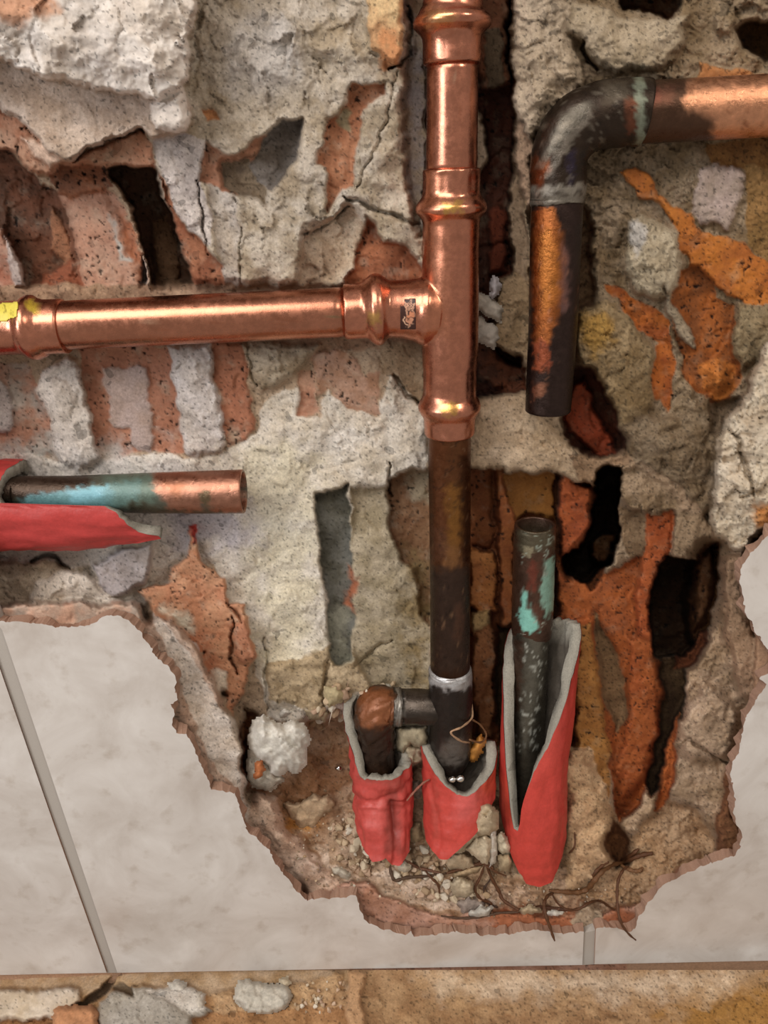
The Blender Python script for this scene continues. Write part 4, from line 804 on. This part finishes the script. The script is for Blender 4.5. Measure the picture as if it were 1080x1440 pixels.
# ---------------------------------------------------------------- insulation sleeves
def sleeve(label, st, ends, starts, thick, nseg=96, nr=30, colour=(188,68,59), seed=1, gp='red foam insulation sleeves', rip=.0006, blobs=(), folds=(), rings_=()):
    """st: axis stations (u,v,d,wpx) from the buried end to the cut end; ends: (angle, t) where the cut runs, 0 = towards the room, +90 = clockwise side"""
    cen = [np.array(P(*s_[:3])) for s_ in st]; data = smooth_path([np.append(c, rad(Vector(c), s_[3])) for c, s_ in zip(cen, st)], 12)
    dd_ = np.array(data); sl = np.append(0, np.cumsum(np.linalg.norm(np.diff(dd_[:, :3], axis=0), axis=1))); tt = np.linspace(0, sl[-1], 70)
    data = [np.array([np.interp(x, sl, dd_[:, c_]) for c_ in range(4)]) for x in tt]
    cs = [d_[:3] for d_ in data]; rs = [d_[3] for d_ in data]; L_ = len(cs)-1
    root = thing('insulation_sleeve', Vector(cs[0]), label, 'pipe insulation', gp)
    base = sweep(cs, rs, nseg)
    def at(k, t):
        x = min(max(t, 0), 1)*L_; i = min(int(x), L_-1); f = x-i
        return base[i][k].lerp(base[i+1][k], f), Vector(cs[i]).lerp(Vector(cs[i+1]), f)
    A = [e[0] for e in ends]; B = [e[1] for e in ends]; A2 = [e[0] for e in starts]; B2 = [e[1] for e in starts]
    outer = []; inner = []
    for k in range(nseg):
        ang = (360*k/nseg+180) % 360-180
        e1 = float(np.interp(ang, A, B))+.008*float(perlin(np.array(k*.55), np.array(seed*3.3), 3))+.005*float(perlin(np.array(k*1.7), np.array(seed*1.3), 4))
        e0 = float(np.interp(ang, A2, B2))
        oc = []; ic = []
        for j in range(nr+1):
            t = e0+(e1-e0)*j/nr
            p, c = at(k, t); dn = (p-c).normalized()
            q = rip*(2.6*float(fbm(np.array(t*5.+seed), np.array(ang/30.+seed*2.), 3, 21))+.18*math.sin(t*110+seed)+.5*float(perlin(np.array(t*26.+seed), np.array(ang/60.), 22)))
            for fa_, fw_, fd_, t0_, t1_ in folds: q -= fd_*math.exp(-((ang-fa_-10*math.sin(t*7))/fw_)**2)*float(ss(np.array((t-t0_)/.06)))*float(ss(np.array((t1_-t)/.06)))
            for ft_, fw_, fd_ in rings_: q -= fd_*math.exp(-((t-ft_-.0009*ang)/fw_)**2)
            oc.append(p+dn*q); ic.append(p+dn*(q-thick*(1+.35*float(perlin(np.array(k*.21+seed), np.array(j*.2), 24)))))
        outer.append(oc); inner.append(ic)
    ro = [[outer[k][j] for k in range(nseg)] for j in range(nr+1)]
    V_, Fc = rings_mesh(ro, False, False); co = np.array(V_)
    sk = link_mesh('outer_skin', co, Fc, 'rubber', root, *stain(colour, list(blobs), .16, .15, 60, seed)(co))
    # the foam: cut face and inside, set a hair inside the skin
    lip = [[outer[k][nr].lerp(inner[k][nr], .05) for k in range(nseg)], [outer[k][nr].lerp(inner[k][nr], .5)+Vector((0, 0, 0)) for k in range(nseg)]]
    ri = [[outer[k][max(nr-1, 0)].lerp(inner[k][max(nr-1, 0)], .06) for k in range(nseg)]]+lip+[[inner[k][j] for k in range(nseg)] for j in range(nr, -1, -1)]
    V_, Fc = rings_mesh(ri, False, False); co = np.array(V_)
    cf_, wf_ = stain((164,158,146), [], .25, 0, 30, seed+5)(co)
    inner_dark = np.repeat(np.clip((np.arange(len(ri))-5)/3., 0, 1), nseg)[:, None]*.8; cf_ = cf_*(1-inner_dark)+lin((66,54,44))*inner_dark  # foam colour goes from pale lip to dark brown further in
    tag(link_mesh('foam_lining', co, Fc, 'foam', root, cf_, wf_), 'grey foam, pale at the cut edge and dark brown inside')
    return root
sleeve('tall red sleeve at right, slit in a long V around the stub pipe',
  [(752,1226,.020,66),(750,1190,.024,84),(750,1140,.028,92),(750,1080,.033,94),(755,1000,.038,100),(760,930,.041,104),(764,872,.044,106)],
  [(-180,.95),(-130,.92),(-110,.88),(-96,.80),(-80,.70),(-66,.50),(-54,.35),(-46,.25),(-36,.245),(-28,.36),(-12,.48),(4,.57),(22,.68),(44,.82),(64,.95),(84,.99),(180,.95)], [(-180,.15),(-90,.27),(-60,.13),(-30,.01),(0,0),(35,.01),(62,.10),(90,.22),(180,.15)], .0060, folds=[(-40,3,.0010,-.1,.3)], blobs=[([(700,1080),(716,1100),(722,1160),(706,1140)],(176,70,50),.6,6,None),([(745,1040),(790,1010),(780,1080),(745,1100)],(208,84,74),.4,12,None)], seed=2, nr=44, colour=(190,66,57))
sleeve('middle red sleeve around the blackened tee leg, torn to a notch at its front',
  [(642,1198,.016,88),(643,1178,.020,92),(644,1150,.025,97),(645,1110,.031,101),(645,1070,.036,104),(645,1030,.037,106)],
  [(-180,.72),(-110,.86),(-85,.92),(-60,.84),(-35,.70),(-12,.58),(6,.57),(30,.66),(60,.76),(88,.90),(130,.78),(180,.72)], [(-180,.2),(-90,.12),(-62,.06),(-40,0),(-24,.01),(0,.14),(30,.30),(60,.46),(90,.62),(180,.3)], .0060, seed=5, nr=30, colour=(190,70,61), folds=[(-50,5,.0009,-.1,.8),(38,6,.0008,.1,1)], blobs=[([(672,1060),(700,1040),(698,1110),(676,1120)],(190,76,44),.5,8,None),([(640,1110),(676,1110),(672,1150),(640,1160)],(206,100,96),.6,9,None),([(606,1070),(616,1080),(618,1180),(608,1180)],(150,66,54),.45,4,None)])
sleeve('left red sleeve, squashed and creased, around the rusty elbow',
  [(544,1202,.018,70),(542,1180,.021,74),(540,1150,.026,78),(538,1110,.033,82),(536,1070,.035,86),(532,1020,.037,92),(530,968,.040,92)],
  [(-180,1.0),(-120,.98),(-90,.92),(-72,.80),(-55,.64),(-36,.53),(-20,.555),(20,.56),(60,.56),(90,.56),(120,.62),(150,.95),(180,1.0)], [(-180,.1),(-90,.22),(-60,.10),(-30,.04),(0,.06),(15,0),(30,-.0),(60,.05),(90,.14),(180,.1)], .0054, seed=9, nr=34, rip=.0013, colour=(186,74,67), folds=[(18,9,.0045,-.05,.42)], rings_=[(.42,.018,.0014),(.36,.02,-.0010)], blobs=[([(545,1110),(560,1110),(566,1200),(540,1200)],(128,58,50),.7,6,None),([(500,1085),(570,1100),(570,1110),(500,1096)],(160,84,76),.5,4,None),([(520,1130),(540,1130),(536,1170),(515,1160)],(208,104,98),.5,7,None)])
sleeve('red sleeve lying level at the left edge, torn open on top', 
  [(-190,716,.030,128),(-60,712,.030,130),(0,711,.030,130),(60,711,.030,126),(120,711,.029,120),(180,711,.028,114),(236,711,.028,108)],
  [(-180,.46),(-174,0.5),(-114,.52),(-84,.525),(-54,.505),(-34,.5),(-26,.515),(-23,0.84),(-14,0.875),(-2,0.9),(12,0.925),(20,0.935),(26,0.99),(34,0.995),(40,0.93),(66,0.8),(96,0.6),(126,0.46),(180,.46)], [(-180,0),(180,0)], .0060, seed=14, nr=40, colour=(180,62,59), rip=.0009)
# ---------------------------------------------------------------- loose lumps and stones
def pillow(name, poly, dmid, thick, mat, colr, label=None, cat=None, group=None, mapper=onwall, sgn=1, R=12, step=2.0, nz=.0012, parent=None, seed=0, wp=2.5, col2=None, wet=0, tilt=0, lift=0, facet=1):
    us = np.arange(min(p[0] for p in poly)-4, max(p[0] for p in poly)+4.1, step); vs = np.arange(min(p[1] for p in poly)-4, max(p[1] for p in poly)+4.1, step)
    U, V = np.meshgrid(us, vs)
    uw = U+perlin(U/8, V/8, 31+seed)*wp; vw = V+perlin(U/8, V/8, 32+seed)*wp
    q = sdf(poly, uw, vw); ins = q > 0
    h = np.sqrt(np.clip(1-(1-np.clip(q/R, 0, 1))**2, 0, 1))
    X = U*.00038; Y = V*.00038
    f1, _ = worley(X*150+seed, Y*150, 5, 1.2)
    cv = sum(p[1] for p in poly)/len(poly)
    ff = thick*h*(1+.35*f1*facet)+nz*(fbm(X*170+seed, Y*170, 4, 33)+.4)*h
    dm = dmid+tilt*(V-cv)/100
    front = mapper(U, V, dm-sgn*ff if mapper is onwall else dm+ff); back = mapper(U, V, dm+sgn*thick*.7*h if mapper is onwall else dm-thick*.5*h)
    n = U.size; W = U.shape[1]
    co = np.concatenate([front.reshape(-1, 3), back.reshape(-1, 3)]); idx = np.arange(n).reshape(U.shape)
    q4 = np.stack([idx[:-1, :-1], idx[1:, :-1], idx[1:, 1:], idx[:-1, 1:]], -1).reshape(-1, 4)
    ok = ins.reshape(-1)[q4].any(1); q4 = q4[ok]
    Fr = np.concatenate([q4, q4[:, ::-1]+n])
    # weld the rim: outside cells carry h = 0, so both sheets meet there
    uq, inv = np.unique(Fr, return_inverse=True); co = co[uq]
    t = np.clip(.5+fbm(X*200+seed, Y*200, 4, 35)*1.2, 0, 1).reshape(-1)[uq % n][:, None]
    c = lin(colr)*(1-t)+lin(col2 or tuple(x*.86 for x in colr))*t
    o = link_mesh(name, co, inv.reshape(-1, 4), mat, parent, c, wet)
    if label: tag(o, label, cat, group)
    return o
lump = thing('plaster_lump', P(392, 1050, .02), 'white crumbly plaster lump lodged beside the broken tile, left of the red sleeves', 'plaster')
pillow('plaster', [(358,1014),(370,1006),(384,1013),(398,1020),(412,1012),(426,1017),(436,1034),(431,1052),(431,1074),(420,1086),(404,1084),(392,1092),(378,1088),(380,1075),(366,1072),(356,1060),(350,1045),(352,1026)], .026, .013, 'plaster', (222,217,208), R=30, nz=.0034, parent=lump, facet=.5, col2=(190,183,172))
tag(pillow('plaster_base', [(352,1020),(366,1016),(372,1070),(390,1090),(400,1096),(380,1112),(362,1110),(346,1094),(350,1050)], .029, .007, 'mortar', (188,178,164), R=14, parent=lump, seed=4), 'greyer backing')
tag(pillow('brick_flake', [(360,1074),(368,1070),(372,1082),(366,1096),(358,1094)], .021, .004, 'brick', (196,120,74), R=7, parent=lump, seed=3), 'orange brick crumb stuck on')
stones = [
 ([(664,1176),(668,1150),(676,1134),(690,1130),(700,1142),(700,1164),(690,1176)], (198,178,148), 'beige wedge stone leaning between the middle and right sleeves', .006),
 ([(638,1192),(652,1174),(674,1164),(682,1170),(664,1186),(650,1198),(640,1200)], (206,190,162), 'long beige stone chip below the middle sleeve', .004),
 ([(654,1194),(668,1178),(684,1172),(692,1182),(690,1206),(686,1216),(668,1206)], (214,196,168), 'broad cream stone under the wedge stone', .005),
 ([(688,1158),(696,1164),(699,1186),(698,1206),(690,1222),(686,1200),(688,1180)], (226,216,204), 'whitest upright tile sliver left of the right sleeve tip', .004),
 ([(702,1172),(710,1174),(720,1190),(716,1200),(706,1200),(701,1190)], (216,202,176), 'small cream stone touching the left flank of the right sleeve', .004),
 ([(702,1202),(716,1202),(722,1212),(716,1226),(702,1224)], (184,162,130), 'small tan stone under the tip of the right sleeve', .004),
 ([(628,1208),(646,1198),(664,1206),(668,1220),(648,1224),(630,1222)], (196,172,142), 'tan blocky stone under the middle sleeve tip', .005),
 ([(634,1228),(668,1216),(678,1218),(676,1226),(640,1236)], (196,168,132), 'thin stick-like tan chip caught under the roots', .003),
 ([(630,1240),(646,1234),(664,1240),(668,1254),(656,1264),(636,1258)], (204,186,158), 'cream knobbly stone on the ledge below the thin chip', .005),
 ([(560,1216),(570,1212),(577,1218),(573,1226),(562,1226)], (216,202,180), 'small pale pebble below the left sleeve tip', .003),
 ([(548,1150),(560,1148),(566,1160),(560,1170),(548,1166)], (180,156,128), 'tan pebble tucked behind the left sleeve', .003),
 ([(574,1160),(590,1156),(596,1180),(586,1192),(576,1184)], (190,164,130), 'tan stone standing between the left and middle sleeves', .005),
 ([(576,1106),(588,1098),(596,1110),(590,1124),(578,1122)], (186,164,148), 'pinkish stone lodged high between the left and middle sleeves', .003),
 ([(642,1270),(658,1263),(682,1270),(676,1284),(652,1286)], (162,146,136), 'grey flat stone on the ledge rim under the root tangle', .003),
 ([(658,1284),(674,1274),(692,1276),(688,1288),(668,1292)], (206,200,190), 'pale flat chip overlapping the grey flat stone', .003),
 ([(728,1280),(742,1272),(758,1276),(762,1284),(736,1288)], (186,164,134), 'tan flat stone at the root crossing on the rim', .003),
 ([(768,1282),(792,1280),(796,1288),(778,1292)], (216,208,196), 'white sliver on the rim right of the root crossing', .002),
 ([(466,1222),(478,1218),(492,1230),(490,1238),(474,1232)], (214,204,186), 'cream chip at the left end of the gravel', .003),
 ([(398,1130),(424,1128),(440,1118),(462,1120),(470,1132),(452,1150),(440,1170),(420,1164),(408,1150)], (206,178,146), 'large pinkish plaster cake on the wet mortar left of the left sleeve', .006),
 ([(456,966),(474,964),(484,974),(480,988),(462,994),(456,982)], (196,178,140), 'rounded yellowish pebble just above the left sleeve', .004),
 ([(428,998),(448,994),(462,1004),(456,1014),(436,1012)], (176,158,130), 'flat tan chip up and left of the left sleeve', .003),
 ([(394,1000),(402,996),(407,1002),(402,1008),(395,1007)], (222,216,208), 'tiny white crumb above the plaster lump', .003),
 ([(556,1024),(600,1020),(602,1048),(590,1052),(578,1046),(566,1062),(558,1050)], (170,156,130), 'mortar wedge packed below the side branch', .007),
 ([(566,1046),(580,1046),(594,1052),(596,1070),(580,1078),(568,1070)], (186,172,146), 'rounded mortar nub below the mortar wedge', .006),
]
for i, (pl, c, lb, th) in enumerate(stones):
    cu = sum(p[0] for p in pl)/len(pl); cv = sum(p[1] for p in pl)/len(pl)
    dd = min(wd(cu, cv), wd(cu+6, cv), wd(cu-6, cv))
    pillow('stone', pl, (dd if i > 5 else min(dd, .0195))-th*.35, th*(1.15 if i > 5 else 1.5), 'stone', c, lb, 'stone', 'loose stones and chips on the ledge', seed=i+10, R=9, nz=.0012, step=1.6)
# torn plaster scraps behind the upright pipe
for i, (pl, c, lb) in enumerate([
  ([(688,398),(696,389),(705,402),(701,412),(692,421),(690,410)], (206,200,204), 'small lilac-white flake right of the tee, topmost of three'),
  ([(662,405),(676,412),(690,419),(706,432),(704,452),(690,446),(672,436),(662,430)], (200,190,176), 'pale slanting flake right of the tee, middle of three'),
  ([(662,446),(674,444),(686,454),(700,460),(702,474),(694,492),(682,482),(662,478)], (206,196,184), 'pale flake right of the tee, lowest of three')]):
    pillow('plaster_flake', pl, .044+.001*i, .004, 'plaster', c, lb, 'plaster', 'pale flakes right of the tee', seed=i+50, R=8)
# orange brick chip inside the middle sleeve, glossy drops
pillow('brick_chip', [(660,1056),(668,1042),(678,1032),(682,1042),(678,1058),(668,1070),(660,1068)], .036, .005, 'brick', (206,140,66), 'orange splinter of brick wedged in the middle sleeve beside the tee leg', 'brick', seed=60, R=8, wet=.5)
def droplet(u, v, d, r, label):
    bm = bmesh.new(); bmesh.ops.create_icosphere(bm, subdivisions=3, radius=r)
    for q in bm.verts: q.co.z *= .85+.15*math.sin(q.co.x/r*2); q.co.y *= .8
    me = bpy.data.meshes.new('solder_drop'); bm.to_mesh(me); bm.free(); me.polygons.foreach_set('use_smooth', [True]*len(me.polygons))
    me.materials.append(M['solder']); o = bpy.data.objects.new('solder_drop', me); COL.objects.link(o); o.location = P(u, v, d); tag(o, label, 'solder', 'shiny drops by the sleeves')
m, nt, b = new_mat('solder'); b.inputs['Base Color'].default_value = (.75, .74, .72, 1); b.inputs['Metallic'].default_value = 1; b.inputs['Roughness'].default_value = .14; M['solder'] = m
for u, v, r, lb in [(636,1096,.0021,'left of two shiny silver drops in the notch of the middle sleeve'),(647,1095,.0024,'right of two shiny silver drops in the notch of the middle sleeve')]:
    droplet(u, v, .0165, r, lb)
droplet(476, 1080, wd(476, 1080)-.002, .0024, 'shiny silver drop on the wet mortar left of the left sleeve')
# ---------------------------------------------------------------- roots and wires
def strand(name, pts, r, colr, label, cat, group, off=.0015, mat='wire', ds=None, taper=True):
    cs = []
    for i, p in enumerate(pts):
        dd = min(wd(*p), wd(p[0]+3, p[1]), wd(p[0], p[1]+3))-off if ds is None else ds[i]
        cs.append(np.array(P(p[0], p[1], dd)))
    path = smooth_path(cs, 7); n = len(path)
    rs = [r*((1-.55*abs(2*i/n-1)**3) if taper else 1)*(1+.18*math.sin(i*1.3+r*9e3)) for i in range(n)]
    V_, Fc = rings_mesh(sweep(path, rs, 8)); co = np.array(V_)
    o = link_mesh(name, co, Fc, mat, None, *stain(colr, [], .4, .25, 20, 4)(co)); tag(o, label, cat, group); return o
RTC = (92, 58, 36)
G_ = 'brown roots tangled along the ledge'
strand('root', [(894,1322),(882,1311),(872,1294),(868,1268),(869,1240),(876,1224),(884,1218)], .0009, RTC, 'dark root hanging in a long curve over the tile at the lower right', 'root', G_, ds=[-.004,-.004,-.003,.004,.012,.018,.022])
strand('root', [(780,1323),(774,1306),(768,1288),(765,1272),(770,1260),(778,1256)], .0011, RTC, 'root with its split tip dangling over the tile left of the grout', 'root', G_, ds=[-.003,-.001,.001,.006,.012,.016])
strand('root', [(776,1256),(784,1270),(798,1279),(814,1278),(830,1269),(844,1267),(858,1276),(866,1280)], .0008, RTC, 'thin wavy root running along the rim towards the right', 'root', G_)
strand('root', [(742,1280),(756,1276),(775,1277),(800,1280)], .0011, (78,46,28), 'short straight dark root lying level on the rim', 'root', G_)
strand('root', [(772,1252),(790,1254),(812,1255),(826,1250),(836,1238),(848,1224),(862,1216),(880,1212)], .0016, (112,76,48), 'thickest root, arching up to the right below the right sleeve', 'root', G_)
strand('root', [(876,1214),(890,1207),(904,1202),(918,1200)], .0015, RTC, 'root stub reaching right from the dark hollow', 'root', G_)
strand('root', [(862,1218),(874,1212),(888,1202),(898,1194)], .0012, RTC, 'root stub slanting up from the dark hollow', 'root', G_)
strand('root', [(872,1216),(886,1223),(898,1225),(904,1220)], .0013, (130,92,62), 'lighter stubby root end right of the hollow', 'root', G_)
strand('root', [(830,1242),(836,1228),(846,1218),(856,1212)], .0009, RTC, 'thin root beside the thickest root, just left of it', 'root', G_)
strand('root', [(544,1190),(556,1198),(572,1210),(588,1220),(604,1224),(620,1228)], .0009, (110,74,56), 'reddish root from the left sleeve tip across the gravel', 'root', G_, off=.003)
strand('root', [(536,1196),(546,1206),(550,1228),(556,1238),(572,1234),(600,1232),(628,1228)], .0010, (84,62,46), 'root looping below the left sleeve', 'root', G_, off=.003)
strand('root', [(628,1228),(648,1222),(668,1216),(684,1214),(694,1222)], .0012, RTC, 'dark root over the thin stick-like chip', 'root', G_, off=.004)
strand('root', [(596,1222),(606,1234),(616,1244),(618,1256)], .0008, RTC, 'short root dropping down the middle of the ledge', 'root', G_, off=.003)
strand('root', [(682,1214),(676,1232),(668,1250),(676,1264),(690,1270),(692,1284)], .0009, RTC, 'looped root under the right sleeve, left strand', 'root', G_, off=.003)
strand('root', [(684,1216),(692,1236),(702,1254),(708,1266),(730,1280)], .0011, RTC, 'looped root under the right sleeve, right strand', 'root', G_, off=.003)
strand('root', [(690,1236),(680,1252),(684,1268),(700,1276)], .0008, (70,50,38), 'small inner loop of the root tangle', 'root', G_, off=.002)
strand('root', [(656,1194),(672,1208),(690,1222),(712,1232)], .0006, RTC, 'hair-thin root crossing the cream stone', 'root', G_, off=.004)
strand('root', [(620,1288),(645,1291),(670,1290),(700,1284),(730,1283)], .0008, (84,60,44), 'thin root along the bottom rim of the hole', 'root', G_)
strand('root', [(808,1170),(808,1190),(800,1200)], .0006, RTC, 'hair root on the mound right of the right sleeve', 'root', G_)
SW = 'thin bright wires around the tee leg'
strand('wire', [(662,985),(664,1008),(650,1022),(634,1030),(648,1042),(660,1044)], .0006, (176,140,110), 'thin copper-coloured wire bent round the foot of the tee', 'wire', SW, ds=[.034,.030,.020,.0175,.019,.026], taper=False)
strand('wire', [(664,1012),(676,1020),(684,1034),(676,1044),(660,1040)], .0006, (120,84,56), 'brown wire loop right of the foot of the tee', 'wire', SW, ds=[.032,.034,.034,.028,.022], taper=False)
strand('wire', [(604,1096),(594,1102),(582,1114),(572,1126)], .0007, (150,96,80), 'short reddish wire between the left and middle sleeves', 'wire', SW, ds=[.022,.022,.022,.020])
# ---------------------------------------------------------------- gravel
def chip_mesh(seed):
    r = random.Random(seed); bm = bmesh.new()
    for _ in range(13):
        v = Vector((r.gauss(0, 1), r.gauss(0, 1), r.gauss(0, 1))).normalized(); v.x *= r.uniform(.8, 1.1); v.y *= .7; bm.verts.new(v)
    res = bmesh.ops.convex_hull(bm, input=bm.verts[:])
    bmesh.ops.delete(bm, geom=[g for g in res['geom_interior'] if isinstance(g, bmesh.types.BMVert)], context='VERTS')
    bmesh.ops.bevel(bm, geom=bm.edges[:], offset=.10, segments=1, affect='EDGES')
    co = np.array([tuple(v.co) for v in bm.verts]); bm.verts.index_update(); Fc = [tuple(v.index for v in f.verts) for f in bm.faces]; bm.free(); return co, Fc
chips = [chip_mesh(i) for i in range(8)]
CC = [(196,172,142), (212,194,168), (180,152,120), (222,210,192), (168,142,114), (190,160,136), (204,176,150)]
protos = {}
def chip(i, u, v, r, name, label, group, sink=.2, d=None):
    k = (i % 8, i % 7)
    if k not in protos:
        o = link_mesh(name, chips[k[0]][0], chips[k[0]][1], 'stone', None, CC[k[1]], .35 if i % 3 == 0 else .05, smooth=False); protos[k] = o
    else: o = protos[k].copy(); COL.objects.link(o); o.name = name
    dd = wd(u, v) if d is None else d
    o.location = P(u, v, dd-r*(.7-sink)); o.scale = (r*1.1, r, r*.9); o.rotation_euler = (random.uniform(0, 6), random.uniform(0, 6), random.uniform(0, 6))
    tag(o, label, 'pebble', group)
areas = [([(462,1160),(505,1140),(520,1170),(560,1190),(560,1215),(520,1232),(480,1215)], 46, 'gravel heap left of the left sleeve', 'small angular pebble in the gravel heap left of and below the left sleeve'),
  ([(560,1196),(600,1190),(640,1200),(640,1240),(700,1262),(690,1275),(600,1262),(555,1245)], 44, 'gravel scattered along the ledge under the middle sleeve', 'small angular pebble on the ledge under the middle sleeve'),
  ([(440,1000),(480,960),(560,950),(560,962),(490,985),(486,1010),(440,1030)], 18, 'crumbs above the left sleeve', 'small mortar crumb above and behind the left sleeve')]
ci = 0
for pl, n_, g, lb in areas:
    n_ = int(n_*1.6)
    c_ = 0
    while c_ < n_:
        u = random.uniform(min(p[0] for p in pl), max(p[0] for p in pl)); v = random.uniform(min(p[1] for p in pl), max(p[1] for p in pl))
        if sdf(pl, np.array([u]), np.array([v]))[0] < 0: continue
        chip(ci, u, v, random.uniform(.0016, .0042), 'pebble', lb, g); ci += 1; c_ += 1
# fine grit nobody could count, lying over the ledge
VV = []; FF = []; CCs = []; rg = random.Random(77)
zone = [(400,1150),(470,1100),(560,1180),(640,1196),(700,1230),(790,1245),(880,1250),(900,1275),(700,1290),(560,1270),(470,1250),(420,1240)]
while len(CCs) < 26000:
    u = rg.uniform(400, 900); v = rg.uniform(1090, 1290)
    if sdf(zone, np.array([u]), np.array([v]))[0] < 0: continue
    r = rg.uniform(.0004, .0012); co, fc = chips[rg.randrange(8)]
    M3 = np.array(Matrix.Rotation(rg.uniform(0, 6), 3, Vector((rg.random(), rg.random(), rg.random()+.1)).normalized()))
    n0 = sum(len(x) for x in VV); c0 = np.array(P(u, v, wd(u, v)-r*.4)); VV.append((co*r) @ M3.T+c0)
    FF += [tuple(i+n0 for i in f) for f in fc]; cc = lin(CC[rg.randrange(7)])*rg.uniform(.6, 1.1); CCs += [cc]*len(co)
tag(link_mesh('grit', np.concatenate(VV), FF, 'stone', None, np.array(CCs), .15, smooth=False), 'fine sandy grit strewn over the ledge below the sleeves', 'grit', None, 'stuff')
# ---------------------------------------------------------------- debris on the floor
def fdepth(u, v): return 0.0
for i, (pl, c, lb, nm, mt, th, cat) in enumerate([
  ([(330,1404),(335,1380),(350,1378),(372,1384),(402,1384),(411,1398),(404,1416),(378,1426),(346,1422)], (206,198,184), 'large pale flat stone on the floor at the foot of the tile', 'stone', 'stone', .006, 'stone'),
  ([(237,1384),(248,1379),(261,1382),(260,1394),(246,1397),(238,1393)], (210,202,190), 'small square pale chip on the floor left of the large flat stone', 'stone', 'stone', .003, 'stone'),
  ([(272,1400),(284,1394),(288,1410),(284,1428),(274,1420)], (214,204,190), 'narrow white chip standing at the end of the grey mortar slab', 'stone', 'stone', .004, 'stone'),
  ([(392,1376),(404,1374),(408,1384),(398,1388)], (206,190,164), 'tiny cream chip at the top corner of the large flat stone', 'stone', 'stone', .003, 'stone'),
  ([(75,1418),(92,1414),(132,1414),(139,1424),(139,1500),(74,1500)], (196,140,100), 'salmon brick fragment at the bottom left edge of the picture', 'brick_fragment', 'brick', .010, 'brick')]):
    pillow(nm, pl, .004, th, mt, c, lb, cat, None, mapper=onfloor, seed=i+70, R=7 if i < 4 else 9, facet=.6 if i < 4 else .1)
for k in range(34):
    u = random.uniform(415, 486); v = random.uniform(1380, 1425)
    r = random.uniform(.0010, .0021); i = ci; ci += 1
    chip(i, u, v, r, 'pebble', 'small pebble in the crumbly patch of floor right of the large flat stone', 'floor grit', d=0)
    bpy.context.view_layer.objects  # linked above
    o = COL.objects[-1]; o.location = Vector(onfloor(u, v, .005))
